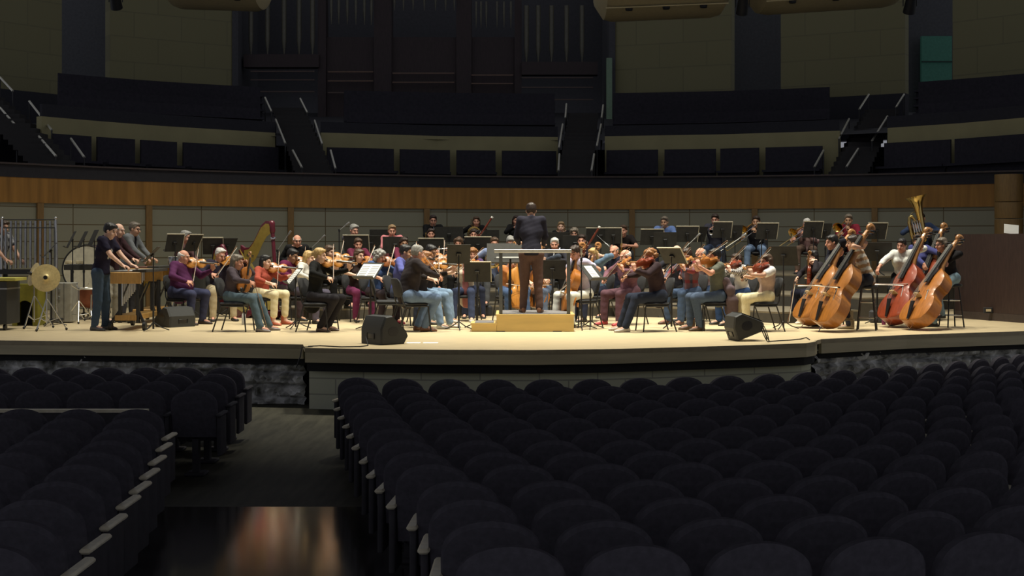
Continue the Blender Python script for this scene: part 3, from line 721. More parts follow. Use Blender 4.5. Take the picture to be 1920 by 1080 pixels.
def make_stool(h=.74):
    r = thing('bass_stool')
    mb = MB(); mb.lathe([(.10, h-.05), (.165, h-.045), (.18, h-.02), (.17, h), (.08, h+.006)], 20); mb.build('seat', M_blackpad, r)
    for k in range(4):
        a = PI/4+k*PI/2; mb = MB(); mb.tube([(.12*math.cos(a), .12*math.sin(a), h-.045), (.21*math.cos(a), .21*math.sin(a), 0)], .012, 8); mb.build('leg', M_black, r)
    for q, z in enumerate((.2, .45)):
        rr = .21-.09*z/h; mb = MB(); mb.tube([(rr*math.cos(PI/4+k*PI/2)*.98, rr*math.sin(PI/4+k*PI/2)*.98, z) for k in range(4)], .009, 6, True); mb.build('footrest', M_chrome, r)
    return r
def make_stand(h, tilt, wide=.50, tall=.34, lip=False):
    r = thing('music_stand')
    M = Matrix.Translation((0, .0, h)) @ Matrix.Rotation(math.radians(-tilt), 4, 'X')
    mb = MB(); mb.rbox((-wide/2, .0, -tall/2), (wide/2, .006, tall/2), .002, M, 1)
    mb = MB(); mb.box((-wide/2, 0, -tall/2), (wide/2, .005, tall/2), M); d = mb.build('desk', M_desk, r, smooth=False)
    mb = MB(); mb.box((-wide/2, -.055, -tall/2), (wide/2, 0, -tall/2+.005), M); mb.box((-wide/2, -.058, -tall/2), (wide/2, -.055, -tall/2+.018), M); mb.build('ledge', M_desk, d, smooth=False)
    if lip:
        mb = MB(); mb.box((-wide/2-.012, -.005, tall/2-.006), (wide/2+.012, .009, tall/2+.012), M); mb.build('edge_trim', M_cream, d, smooth=False)
        mb = MB(); mb.box((-wide/2-.014, -.005, -tall/2), (-wide/2, .009, tall/2), M); mb.build('edge_trim', M_cream, d, smooth=False)
    mb = MB(); mb.tube([(0, .03, .03), (0, .03, h*.62)], .016, 8); mb.build('pole', M_black, r)
    mb = MB(); mb.tube([(0, .03, h*.6), (0, .03, h)], .010, 8); mb.lathe([(.02, h*.6-.02), (.022, h*.6), (.02, h*.6+.03)], 8, Matrix.Translation((0, .03, 0))); mb.build('inner_pole', M_black, r)
    mb = MB(); mb.rbox((-.04, .006, -.03), (.04, .04, .03), .01, M); mb.build('tilt_head', M_black, d)
    for k in range(3):
        a = PI/2+k*2*PI/3; mb = MB(); mb.tube([(.012*math.cos(a), .03+.012*math.sin(a), .13), (.13*math.cos(a), .03+.13*math.sin(a), .055), (.25*math.cos(a), .03+.25*math.sin(a), .012)], .009, 6); mb.build('leg', M_black, r)
    return r
def stand(u, v, Y, yaw, label, h_off=0., tilt=22, sheet=None, lip=False, floor=None, wide=.50, tall=.34, gp=None):
    """music stand whose desk centre sits at pixel (u, v), depth Y"""
    p = at(u, v, Y); z0 = floor_z(p.x, Y) if floor is None else floor
    h = round((p.z-z0)/.03)*.03; h = max(.55, min(1.5, h))
    o = inst(('stand', h, tilt, wide, tall, lip), lambda: make_stand(h, tilt, wide, tall, lip))
    o.location = (p.x, Y, z0); o.rotation_euler = (0, 0, math.radians(yaw)); tag(o, label, 'music stand', gp)
    if sheet:
        M = Matrix.Translation((0, 0, h)) @ Matrix.Rotation(math.radians(-tilt), 4, 'X')
        key = ('sheet', tilt, h, sheet)
        def mk():
            r = None; mb = MB(); w, t = (.44, .30) if sheet == 'wide' else (.23, .30)
            mb.box((-w/2, -.006, -tall/2+.006), (w/2, -.002, -tall/2+.006+t), M)
            s = mb.build('sheet_music', M_paper, smooth=False)
            mb = MB()
            for q in range(7):
                for x in ((-w/4, w/4) if sheet == 'wide' else (0,)):
                    zz = -tall/2+.03+.036*q; mb.box((x-.085, -.0075, zz), (x+.085, -.006, zz+.012), M)
            mb.build('staves', mat('printed_staves', (.30, .30, .30), .8), s, smooth=False)
            return s
        s = inst(key, mk); s.location = o.location; s.rotation_euler = o.rotation_euler
        tag(s, 'white sheet music on the %s' % label.replace('black ', '', 1), 'sheet music')
    return o
# ------------------------------------------------------------------ people: one smooth surface per body, clothing as children
RC = (.3, 22.0)
TIERS = [(4.9, .20), (6.7, .42), (8.7, .75)]
def floor_z(x, y):
    if y < 23.2: return 0.
    r = math.hypot(x-RC[0], y-RC[1]); a = math.degrees(math.atan2(y-RC[1], x-RC[0]))
    if a < 28 or a > 138: return 0.
    z = 0.
    for rr, zz in TIERS:
        if r >= rr: z = zz
    return z

def sdf_eval(prims, h, lo, hi, cuts=()):
    lo = np.array(lo, float); hi = np.array(hi, float)
    n = np.maximum(3, np.ceil((hi-lo)/h).astype(int)+1)
    F = np.full(n, .5, np.float32)
    ax = [lo[i]+h*np.arange(n[i]) for i in range(3)]
    for p in prims:
        k = p.get('k', .02); pad = k+2.5*h
        if p['t'] == 'c':
            a, b, ra, rb = p['a'], p['b'], p['ra'], p['rb']; R = max(ra, rb)
            blo = np.minimum(a, b)-R-pad; bhi = np.maximum(a, b)+R+pad
        else:
            R = max(p['r']); blo = p['c']-R-pad; bhi = p['c']+R+pad
        i0 = np.clip(np.floor((blo-lo)/h).astype(int), 0, n); i1 = np.clip(np.ceil((bhi-lo)/h).astype(int)+1, 0, n)
        if (i1 <= i0).any(): continue
        sl = tuple(slice(i0[i], i1[i]) for i in range(3))
        X, Y, Z = np.meshgrid(ax[0][sl[0]], ax[1][sl[1]], ax[2][sl[2]], indexing='ij')
        if p['t'] == 'c':
            qx, qy, qz = X-a[0], Y-a[1], Z-a[2]; d = b-a
            w = p.get('w'); s = p.get('s', 1.)
            if w is not None and s != 1.:
                c = (qx*w[0]+qy*w[1]+qz*w[2])*(1/s-1); qx = qx+c*w[0]; qy = qy+c*w[1]; qz = qz+c*w[2]
                d = d+w*(d@w)*(1/s-1)
            L2 = max(d@d, 1e-9); t = np.clip((qx*d[0]+qy*d[1]+qz*d[2])/L2, 0, 1)
            D = np.sqrt((qx-t*d[0])**2+(qy-t*d[1])**2+(qz-t*d[2])**2)-(ra+t*(rb-ra))
            if s < 1: D = D*(s*.5+.5)
        else:
            c, r, M = p['c'], p['r'], p.get('M')
            qx, qy, qz = X-c[0], Y-c[1], Z-c[2]
            if M is not None:
                qx, qy, qz = M[0,0]*qx+M[0,1]*qy+M[0,2]*qz, M[1,0]*qx+M[1,1]*qy+M[1,2]*qz, M[2,0]*qx+M[2,1]*qy+M[2,2]*qz
            k0 = np.sqrt((qx/r[0])**2+(qy/r[1])**2+(qz/r[2])**2); k1 = np.sqrt((qx/r[0]**2)**2+(qy/r[1]**2)**2+(qz/r[2]**2)**2)
            D = k0*(k0-1)/np.maximum(k1, 1e-6)
        S = F[sl]
        if p.get('sub'):
            e = np.maximum(k-np.abs(-D-S), 0)/k; F[sl] = np.maximum(S, -D)+e*e*k*.25
        else:
            e = np.maximum(k-np.abs(D-S), 0)/k; F[sl] = np.minimum(S, D)-e*e*k*.25
    for q in cuts:        # half spaces to remove: (point, normal) drops the side the normal points to
        X, Y, Z = np.meshgrid(*ax, indexing='ij')
        for (pt, nr) in q if isinstance(q, list) else [q]:
            D = (X-pt[0])*nr[0]+(Y-pt[1])*nr[1]+(Z-pt[2])*nr[2]; F = np.maximum(F, D)
    return F, lo
EDGES = [((0,0,0),(1,0,0)),((0,1,0),(1,1,0)),((0,0,1),(1,0,1)),((0,1,1),(1,1,1)),((0,0,0),(0,1,0)),((1,0,0),(1,1,0)),((0,0,1),(0,1,1)),((1,0,1),(1,1,1)),((0,0,0),(0,0,1)),((1,0,0),(1,0,1)),((0,1,0),(0,1,1)),((1,1,0),(1,1,1))]
def nets(F, lo, h):
    S = F < 0
    cnt = np.zeros(np.array(S.shape)-1, np.int8)
    for a in (0, 1):
        for b in (0, 1):
            for c in (0, 1):
                cnt += S[a:S.shape[0]-1+a, b:S.shape[1]-1+b, c:S.shape[2]-1+c]
    act = (cnt > 0) & (cnt < 8)
    ii = np.argwhere(act); n = len(ii)
    if n == 0: return np.zeros((0, 3)), np.zeros((0, 4), int)
    idx = np.full(act.shape, -1, np.int32); idx[act] = np.arange(n)
    acc = np.zeros((n, 3)); num = np.zeros(n)
    for a, b in EDGES:
        A = ii+a; B = ii+b
        fa = F[A[:,0], A[:,1], A[:,2]]; fb = F[B[:,0], B[:,1], B[:,2]]
        m = (fa < 0) != (fb < 0)
        t = (fa[m]/(fa[m]-fb[m]))[:, None]
        acc[m] += np.array(a)+t*(np.array(b)-np.array(a)); num[m] += 1
    V = lo+h*(ii+acc/num[:, None])
    quads = []
    for axx in range(3):
        o1, o2 = [(1, 2), (2, 0), (0, 1)][axx]
        sl0 = [slice(None)]*3; sl1 = [slice(None)]*3
        sl0[axx] = slice(0, S.shape[axx]-1); sl1[axx] = slice(1, S.shape[axx])
        a, b = S[tuple(sl0)], S[tuple(sl1)]
        E = np.argwhere(a != b)
        ok = (E[:, o1] > 0) & (E[:, o2] > 0) & (E[:, o1] < S.shape[o1]-1) & (E[:, o2] < S.shape[o2]-1)
        E = E[ok]; fl = a[E[:,0], E[:,1], E[:,2]]
        def cid(d1, d2):
            c = E.copy(); c[:, o1] += d1; c[:, o2] += d2; return idx[c[:,0], c[:,1], c[:,2]]
        q = np.stack([cid(-1, -1), cid(0, -1), cid(0, 0), cid(-1, 0)], 1)
        q[~fl] = q[~fl][:, ::-1]
        quads.append(q)
    return V, np.concatenate(quads)
def np_mesh(name, V, Q, m, parent, col=None):
    me = bpy.data.meshes.new(name)
    me.vertices.add(len(V)); me.vertices.foreach_set('co', np.ascontiguousarray(V, np.float32).ravel())
    me.loops.add(len(Q)*4); me.loops.foreach_set('vertex_index', np.ascontiguousarray(Q, np.int32).ravel())
    me.polygons.add(len(Q)); me.polygons.foreach_set('loop_start', np.arange(0, len(Q)*4, 4, dtype=np.int32))
    try: me.polygons.foreach_set('loop_total', np.full(len(Q), 4, np.int32))
    except Exception: pass
    me.polygons.foreach_set('use_smooth', np.ones(len(Q), bool))
    me.update(calc_edges=True)
    if col is not None:
        at_ = me.color_attributes.new('Col', 'FLOAT_COLOR', 'POINT')
        at_.data.foreach_set('color', np.concatenate([col, np.ones((len(V), 1))], 1).astype(np.float32).ravel())
    me.materials.append(m); o = bpy.data.objects.new(name, me); C.objects.link(o); o.parent = parent
    return o
def cap(a, b, ra, rb=None, k=.02, w=None, s=1.):
    return dict(t='c', a=np.array(a, float), b=np.array(b, float), ra=ra, rb=ra if rb is None else rb, k=k, w=None if w is None else np.array(w, float), s=s)
def ell(c, r, M=None, k=.02, sub=False):
    return dict(t='e', c=np.array(c, float), r=tuple(r), M=M, k=k, sub=sub)
M_skin = attr_mat('skin', .55, var=.06, scale=25); M_cloth = attr_mat('cloth', .88, var=.14, scale=35, spec=.15); M_hair = attr_mat('hair', .5, var=.35, scale=60, spec=.4)
M_lens = mat('spectacle_frame', (.02, .018, .016), .3)
SKIN = {'p': (.62, .36, .25), 'l': (.70, .44, .33), 'r': (.60, .30, .21), 't': (.46, .26, .16), 'd': (.30, .17, .10)}
HAIRC = {'black': (.012, .010, .010), 'brown': (.07, .038, .020), 'dbrown': (.032, .018, .012), 'grey': (.30, .29, .27), 'white': (.62, .60, .57), 'blonde': (.50, .33, .13), 'dblonde': (.28, .18, .09), 'ginger': (.30, .13, .045), 'greybrown': (.16, .13, .10)}
def unit(v): v = np.array(v, float); return v/max(np.linalg.norm(v), 1e-9)
def ik(S, W, l1, l2, pole):
    d = W-S; D = np.linalg.norm(d); mx = (l1+l2)*.985
    if D > mx: W = S+d/D*mx; d = W-S; D = mx
    if D < .12: W = S+unit(d)*.12; d = W-S; D = .12
    a = (l1*l1-l2*l2+D*D)/(2*D); hh = math.sqrt(max(l1*l1-a*a, 1e-6)); u = d/D
    p = np.array(pole, float); p = unit(p-u*(p@u)); return S+u*a+p*hh, W
def hand_prims(W, d, n, side, curl=(35, 50), sc=1., spread=1.):
    """palm and five separate bent fingers from wrist W along d; n is the palm side; side +1 left hand, -1 right hand"""
    d = unit(d); n = np.array(n, float); n = unit(n-d*(n@d)); a = np.cross(d, n)*side    # a points to the thumb side
    P = []
    for o in (-.028, -.010, .010, .027): P.append(cap(W+d*.012*sc+a*o*.7*sc, W+d*.082*sc+a*o*sc, .0135*sc, .0125*sc, .012))
    def bend(t): t = math.radians(t); return d*math.cos(t)+n*math.sin(t)
    for o, L in ((-.031, .058), (-.0105, .072), (.0105, .078), (.031, .070)):
        b = W+d*.086*sc+a*o*1.04*sc; m = b+(bend(curl[0])+a*o*1.2*spread)*L*.52*sc; e = m+bend(curl[0]+curl[1])*L*.5*sc
        P.append(cap(b, m, .0098*sc, .0088*sc, .004)); P.append(cap(m, e, .0088*sc, .0072*sc, .004))
    b = W+d*.028*sc+a*.026*sc; m = b+unit(a*.75+d*.6+n*.35)*.042*sc; e = m+unit(d*.75+n*.55+a*.1)*.034*sc
    P.append(cap(b, m, .0125*sc, .0105*sc, .006)); P.append(cap(m, e, .0105*sc, .008*sc, .004))
    return P
SHOES = {}
def make_shoe(boot):
    mb = MB(); rings = []
    for y, w, z1 in ((.075, .025, .055), (.06, .036, .085), (.02, .040, .10), (-.03, .040, .085), (-.08, .046, .06), (-.13, .048, .05), (-.17, .040, .042), (-.195, .020, .03)):
        rings.append([Vector((w*math.cos(2*PI*k/14), y, max(0, z1*.5+z1*.5*math.sin(2*PI*k/14)))) for k in range(14)])
    mb.rings(rings, None, True)
    if boot: mb.lathe([(.045, .05), (.05, .09), (.048, .16), (.052, .165)], 14, Matrix.Translation((0, .03, 0)))
    return mb
M_shoe = {}
def shoe(root, p, yaw, col, boot=False, S=1.):
    key = 'boot' if boot else 'shoe'
    if key not in SHOES:
        o = make_shoe(boot).build('shoe', None, root); o.data.materials.append(M_black); SHOES[key] = o.data
    else:
        o = bpy.data.objects.new('shoe', SHOES[key]); C.objects.link(o); o.parent = root
    o.location = p; o.rotation_euler = (0, 0, yaw); o.scale = (S, S, S)
    o.material_slots[0].link = 'OBJECT'; o.material_slots[0].material = mat('shoe_%d_%d_%d' % tuple(int(c*99) for c in col), col, .5)

PEOPLE = {}
def person(key, label, u, v, Y, yaw, pose='sit', hold=None, sex='m', hair='short', hc='brown', skin='p', top=(.02, .02, .03), sleeve='long', legs=(.03, .04, .08), shoes=(.02, .02, .02),
           lean=8, head=(0, 12), build=1., glasses=False, inner=None, pattern=None, seat_h=.46, crossed=False, boot=False, floor=None, skirt=False, chair=True, legyaw=0, knees=.16, tuck=0., L=None, R=None, lp=None, rp=None,
           chair_label=None, stretch=None, group=None, rollup=False, ponyside=0, hem=0., vest=None, Lc=(35, 50), Rc=(35, 50)):
    S = 1.0 if sex == 'm' else .93
    yr = math.radians(yaw); F = Vector((math.sin(yr), -math.cos(yr), 0)); Lv = Vector((math.cos(yr), math.sin(yr), 0))
    ln = math.radians(lean)
    sit = pose in ('sit', 'stool')
    hz = {'sit': seat_h+.075, 'stool': .80, 'stand': .92*S}[pose]
    # head height wanted from the photograph
    px = (u-960)*Y/FPX
    hf0 = math.sin(ln)*.50+.035
    X0, Y0 = px-F.x*hf0, Y-F.y*hf0
    fz = floor_z(X0, Y0) if floor is None else floor
    zt = ZC-(v-HZ)*Y/FPX-fz
    tr = (zt-hz-.135*S)/math.cos(ln)                 # trunk length hip to neck base
    k = tr/(.50*S)
    if pose == 'stand':
        tot = zt/1.66; hz = .92*tot; tr = zt-hz-.135*S; k = tr/(.50*S)
    if not .80 < k < 1.22: print('person %s trunk factor %.2f (floor %.2f, head z %.2f)' % (key, k, fz, zt))
    k = max(.78, min(1.22, k)); tr = .50*S*k
    root = thing('person', label, 'person', (X0, Y0, fz), yr, group)
    T = lambda l, f, z: np.array((l, -f, z), float)
    up = T(0, math.sin(ln), math.cos(ln)); fw = T(0, math.cos(ln), -math.sin(ln)); lf = T(1, 0, 0)
    hip = T(0, 0, hz); sp = lambda t, l=0., f=0.: hip+up*tr*t+lf*l+fw*f
    B = build*S; sw = (.185 if sex == 'm' else .165)*B**.5
    neck = sp(1.0); hy, hp = math.radians(head[0]), math.radians(head[1])
    # head frame
    hfw = T(math.sin(hy)*math.cos(hp), math.cos(hy)*math.cos(hp), -math.sin(hp)); hl = T(math.cos(hy), -math.sin(hy), 0); hu = np.cross(hl, hfw)
    if hu[2] < 0: hu = -hu
    HC = neck+up*.115*S+fw*.03+hfw*.012
    HM = np.stack([hl, hfw, hu]); hd = lambda l, f, z: HC+(hl*l+hfw*f+hu*z)*S
    er = lambda c, r, kk=.02, sub=False: ell(c, [x*S for x in r], HM, kk, sub)
    # joints
    SH = {1: sp(.93, sw-.02, .0), -1: sp(.93, -sw+.02, .0)}
    HP = {1: hip+lf*.092*B, -1: hip-lf*.092*B}
    KN, AN, FT = {}, {}, {}
    rng = random.Random(key)
    for s in (1, -1):
        if sit:
            la = math.radians(legyaw)+s*math.radians(-knees*60)
            ll = .43*S; kz = (hz-.01) if pose == 'sit' else .62
            hd_ = (math.sin(-la), math.cos(la)); q = math.sqrt(max(.01, ll*ll-(kz-hz)**2))
            KN[s] = HP[s]+T(hd_[0]*q, hd_[1]*q, kz-hz)
            tk = tuck+rng.uniform(-.04, .05)
            AN[s] = T(*(KN[s][0]+hd_[0]*(.0-tk)+s*.01, -KN[s][1]+hd_[1]*(.02-tk), 0)); AN[s] = np.array((AN[s][0], AN[s][1], .085))
            if pose == 'stool': AN[s] = np.array((KN[s][0]*.9, KN[s][1]+.10, .24 if s > 0 else .085))
            FT[s] = math.atan2(hd_[0], hd_[1])
        else:
            st = .02*s
            KN[s] = HP[s]+T(.012*s, .02+st, -hz*.47); AN[s] = np.array((HP[s][0]+.035*s, HP[s][1]-st*1.5+.01, .085)); FT[s] = .2*s
    if crossed and sit:
        AN[1] = AN[1]+T(-.14, -.10, 0); AN[-1] = AN[-1]+T(.14, -.16, 0)
    bun = Matrix.Translation(root.location) @ Matrix.Rotation(yr, 4, 'Z'); inv = bun.inverted()
    ctx = dict(root=root, M=bun, inv=inv, sp=sp, hd=hd, neck=neck, T=T, S=S, SH=SH, key=key, label=label, hip=hip, lf=lf, fw=fw, up=up, hfw=hfw, KN=KN, HC=HC, yaw=yr)
    res = hold(ctx) if hold else {}
    WR, HD, HN, EL = {}, {}, {}, {}
    for s, nm in ((1, 'L'), (-1, 'R')):
        t = res.get(nm)
        ov = L if s == 1 else R
        if ov is not None:                        # world or local target given in the data
            t = ov
        if t is None:
            kx = HP[s]+(KN[s]-HP[s])*.62+np.array((0, 0, .085)); t = (kx-T(0, .10, -.02), T(-s*.25, .9, -.12), T(0, 0, -1))
        if isinstance(t[0], str):
            t = tuple(np.array(inv @ Vector(t[1])) if i == 0 else np.array(inv.to_3x3() @ Vector(t[i+1])) for i in range(3))
        W, dd, nn = [np.array(x, float) for x in t[:3]]
        pole = (lp if s == 1 else rp)
        pole = T(*pole) if pole is not None else (res.get(nm+'p') if res.get(nm+'p') is not None else T(s*.5, -.25, -.8))
        EL[s], WR[s] = ik(SH[s], W, .285*S, .255*S, pole); HD[s] = dd; HN[s] = nn
    # ---------------- body
    P = []
    g = .008
    P += [cap(HP[1]+[0, 0, .02], HP[-1]+[0, 0, .02], .102*B-g, w=T(0, 1, 0), s=.92), cap(hip+[0, 0, .04], sp(.5), .128*B-g, .132*B-g, .05, fw, .74 if build < 1.15 else .95),
          cap(sp(.62, -.055*B), sp(.62, .055*B), .118*B-g, k=.05, w=fw, s=.80), cap(sp(.82, -.07*B), sp(.82, .07*B), .098*B-g, k=.05, w=fw, s=.80)]
    if sex == 'f': P += [ell(sp(.66, sx*.075, .085), (.062, .05, .058), np.stack([lf, fw, up]), .04) for sx in (1, -1)]
    if build > 1.15: P += [ell(sp(.28, 0, .06), (.15*B, .14*B, .17), np.stack([lf, fw, up]), .06)]
    for s in (1, -1):
        P += [cap(sp(.90, s*.05), SH[s], .062-g*.5, .060*B**.5-g*.5, .04), cap(SH[s], EL[s], .054*B**.5-g*.5, .043*B**.5-g*.4, .02), cap(EL[s], WR[s], .042*B**.5-g*.4, .027, .015)]
        P += [cap(HP[s], KN[s], .078*B-g, .050*B**.5-g*.5, .03), cap(KN[s], KN[s]*.62+AN[s]*.38+T(0, -.010, 0), .048-g*.4, .050, .02), cap(KN[s]*.62+AN[s]*.38+T(0, -.010, 0), AN[s], .050, .036, .02), cap(AN[s]-[0, 0, .02], AN[s]+np.array((math.sin(FT[s])*.13, -math.cos(FT[s])*.13, -.05)), .034, .03, .02)]
    neckp = [cap(neck-up*.05, hd(0, -.022, -.055), .060*B**.5, .054*B**.4, .035)]
    hp_ = [er(hd(0, -.012, .025), (.075, .094, .088)), er(hd(0, .020, -.042), (.058, .066, .074), .03), er(hd(0, .058, -.098), (.026, .022, .020), .03), cap(hd(0, .088, .014), hd(0, .112, -.030), .0095*S, .0155*S, .012),
           cap(hd(-.03, .080, .032), hd(.03, .080, .032), .014*S, k=.015)]+[er(hd(sx*.036, .060, -.034), (.026, .026, .024), .02) for sx in (1, -1)]+[er(hd(sx*.033, .104, .010), (.015, .016, .011), .012, True) for sx in (1, -1)]+\
          [er(hd(sx*.077, -.006, -.004), (.011, .022, .032), .008) for sx in (1, -1)]+[cap(hd(-.017, .087, -.061), hd(.017, .087, -.061), .0085*S, k=.010)]
    allp = P+neckp+hp_
    far = Y > 27
    hb = .022 if not far else .026
    pts = np.array([q for p in P for q in ((p['a'], p['b']) if p['t'] == 'c' else (p['c'],))])
    lo, hi = pts.min(0)-.17, np.maximum(pts.max(0)+.17, HC+.2); lo[2] = max(lo[2], -.0)
    F_, lo_ = sdf_eval(allp, hb, lo, hi); V, Q = nets(F_, lo_, hb)
    boxes = [(HC-hu*.02*S-np.array((.125, .125, .155)), HC-hu*.02*S+np.array((.125, .125, .15)), .0085 if not far else .011, allp)]
    hprims = {}
    for s in (1, -1):
        hprims[s] = hand_prims(WR[s]-unit(HD[s])*.004, HD[s], HN[s], s, curl=Lc if s == 1 else Rc, sc=S)
        q = np.array([x for p in hprims[s] for x in (p['a'], p['b'])]); boxes.append((q.min(0)-.022, q.max(0)+.022, .0062 if not far else .008, [p for p in P if False]+[cap(EL[s], WR[s], .042*B**.5-g*.4, .027, .015)]+hprims[s]))
    b0 = boxes[0]; cen = V[Q].mean(1) if len(Q) else np.zeros((0, 3)); keep = ~((cen > b0[0]+.008) & (cen < b0[1]-.008)).all(1)
    Q = Q[keep]
    for blo, bhi, hh, pr in boxes:
        f2, l2 = sdf_eval(pr, hh, blo, bhi); v2, q2 = nets(f2, l2, hh); Q = np.concatenate([Q, q2+len(V)]); V = np.concatenate([V, v2])
    used = np.unique(Q); mp = np.zeros(len(V), int); mp[used] = np.arange(len(used)); V = V[used]; Q = mp[Q]
    sk = np.array(SKIN[skin]); col = np.tile(sk, (len(V), 1))
    hl_ = ((V-HC) @ HM.T)/S
    l_, f_, z_ = hl_[:, 0], hl_[:, 1], hl_[:, 2]; face = (np.abs(l_) < .075) & (f_ > .05) & (f_ < .13) & (np.abs(z_) < .12)
    al = np.abs(l_)
    col[face & (((al-.033)/.0145)**2+((z_-.010)/.0075)**2 < 1)] = (.03, .02, .016)
    col[face & (np.abs(z_-.036+.12*(al-.03)**2*8) < .0055) & (al > .014) & (al < .052)] = np.array(HAIRC[hc])*.8+sk*.08
    col[face & (np.abs(z_+.062) < .0085) & (al < .023)] = (sk*(.75, .5, .5)) if sex == 'm' else sk*(.8, .35, .38)
    np_mesh('body', V, Q, M_skin, root, col)
    # ---------------- clothing
    top = np.array(top, float); legs_c = np.array(legs, float)
    hc_ = .020 if not far else .025; bare = np.array(SKIN[skin])
    off = .012
    TP = [cap(hip+[0, 0, -.005], hip+[0, 0, .06], .150*B, .146*B, .03, fw, .84), cap(hip+[0, 0, .05], sp(.5), .142*B, .142*B, .05, fw, .80 if build < 1.15 else .98),
          cap(sp(.62, -.06*B), sp(.62, .06*B), .128*B, k=.05, w=fw, s=.82), cap(sp(.83, -.07*B), sp(.83, .07*B), .108*B, k=.05, w=fw, s=.82)]
    if pose == 'stand' and not hem: hem = .075
    if hem: TP += [cap(hip+[0, 0, -.01], hip+T(0, -.02 if pose == 'stand' else -.05, -hem), .150*B, (.140 if pose == 'stand' else .165)*B, .03, fw, .9)]
    if sex == 'f': TP += [ell(sp(.66, sx*.075, .09), (.068, .055, .064), np.stack([lf, fw, up]), .04) for sx in (1, -1)]
    if build > 1.15: TP += [ell(sp(.28, 0, .06), (.165*B, .155*B, .18), np.stack([lf, fw, up]), .06)]
    for s in (1, -1):
        TP += [cap(sp(.91, s*.05), SH[s], .068, .070*B**.5, .04)]
        sl = vest if vest else sleeve
        if vest: pass
        elif sleeve == 'none': pass
        elif sleeve == 'short': TP += [cap(SH[s], SH[s]*.42+EL[s]*.58, .069*B**.5, .064*B**.5, .02)]
        else:
            fr = .92 if sleeve == 'long' else .45
            TP += [cap(SH[s], EL[s], .066*B**.5, .054*B**.5, .02), cap(EL[s], EL[s]*(1-fr)+WR[s]*fr, .053*B**.5, .040 if sleeve == 'long' else .046, .015)]
    if sleeve != 'none': TP += [cap(neck-up*.045-fw*.01, neck+up*.012-fw*.012, .072, .064*B**.4, .015)]
    pts = np.array([q for p in TP for q in ((p['a'], p['b']) if p['t'] == 'c' else (p['c'],))]); lo, hi = pts.min(0)-.2, pts.max(0)+.2
    cuts = [(neck+up*.022+fw*.0, unit(up*1.0+fw*.22))]
    F_, lo_ = sdf_eval(TP, hc_, lo, hi)
    # folds
    ax = [lo_[i]+hc_*np.arange(F_.shape[i]) for i in range(3)]; X, Yg, Z = np.meshgrid(*ax, indexing='ij')
    ph = rng.uniform(0, 6); F_ = F_+.0045*np.sin(X*31+Z*38+ph)*np.sin(Yg*27-Z*44+ph*2)
    if pose == 'stand': F_ = np.maximum(F_, (hz-.01)-Z)
    nk = (X-neck[0])**2+(Yg-neck[1])**2+(Z-neck[2])**2 < .11**2
    D = (X-cuts[0][0][0])*cuts[0][1][0]+(Yg-cuts[0][0][1])*cuts[0][1][1]+(Z-cuts[0][0][2])*cuts[0][1][2]; F_ = np.where(nk, np.maximum(F_, D), F_)
    V, Q = nets(F_, lo_, hc_); col = np.tile(top, (len(V), 1))
    d0 = V-hip; tl = d0 @ lf; tf = d0 @ fw; tu = (d0 @ up)/tr
    arm = np.zeros(len(V), bool)
    for s in (1, -1): arm |= (tl*s > sw-.01)
    if inner is not None:
        wdt = .035+.03*np.clip(1-tu, 0, 1); col[(np.abs(tl) < wdt) & (tf > .03)] = inner
    if vest: 
        col[:] = top
    if pattern: col = pattern(V, tl, tf, tu, col, arm)
    nmt = 'jumper' if sleeve == 'long' else 'shirt'
    if vest:
        np_mesh('vest', V, Q, M_cloth, root, col)
        VP = []
        for s in (1, -1): VP += [cap(SH[s]-lf*s*.02, SH[s]*.45+EL[s]*.55, .074*B**.5, .066*B**.5, .02), cap(sp(.93, s*.05), SH[s], .070, .074, .03)]
        pts = np.array([q for p in VP for q in (p['a'], p['b'])]); F_, lo_ = sdf_eval(VP, hc_, pts.min(0)-.12, pts.max(0)+.12); V, Q = nets(F_, lo_, hc_)
        np_mesh('shirt', V, Q, M_cloth, root, np.tile(np.array(vest, float), (len(V), 1)))
    else: np_mesh(nmt, V, Q, M_cloth, root, col)
    hr = .118 if sit else .104
    LP = [cap(HP[1]+[0, 0, .02], HP[-1]+[0, 0, .02], hr*B, w=T(0, 1, 0), s=.95), cap(hip+[0, 0, .03], hip+up*.1, .122*B, .122*B, .03, fw, .85)]
    wl = .070 if not skirt else .12
    for s in (1, -1):
        end = AN[s]*1.0+np.array((0, 0, .0)) if not rollup else AN[s]*.8+KN[s]*.2
        LP += [cap(HP[s], KN[s], .094*B, .076*B**.5, .03), cap(KN[s], end, .072*B**.5 if not skirt else .085, wl*.86 if not skirt else .095, .02)]
    pts = np.array([q for p in LP for q in (p['a'], p['b'])]); lo, hi = pts.min(0)-.2, pts.max(0)+.2; lo[2] = max(lo[2], .03)
    F_, lo_ = sdf_eval(LP, hc_, lo, hi)
    ax = [lo_[i]+hc_*np.arange(F_.shape[i]) for i in range(3)]; X, Yg, Z = np.meshgrid(*ax, indexing='ij')
    F_ = F_+.0035*np.sin(X*19+Z*37+ph)*np.sin(Yg*21-Z*19)
    F_ = np.maximum(F_, .05-Z)
    V, Q = nets(F_, lo_, hc_); col = np.tile(legs_c, (len(V), 1))
    np_mesh('trousers', V, Q, M_cloth, root, col)
    for s in (1, -1):
        shoe(root, (AN[s][0], AN[s][1], AN[s][2]-.085), FT[s], shoes, boot, S)
    # ---------------- hair
    hcol = np.array(HAIRC[hc]); HPR = [er(hd(0, -.016, .030), (.085, .105, .098)), er(hd(.015, .045, .090), (.062, .050, .034), .03), er(hd(0, -.03, .085), (.07, .08, .05), .03)]
    bigc = []
    def cutp(l, f, z, n): return (hd(l, f, z), hl*n[0]+hfw*n[1]+hu*n[2])
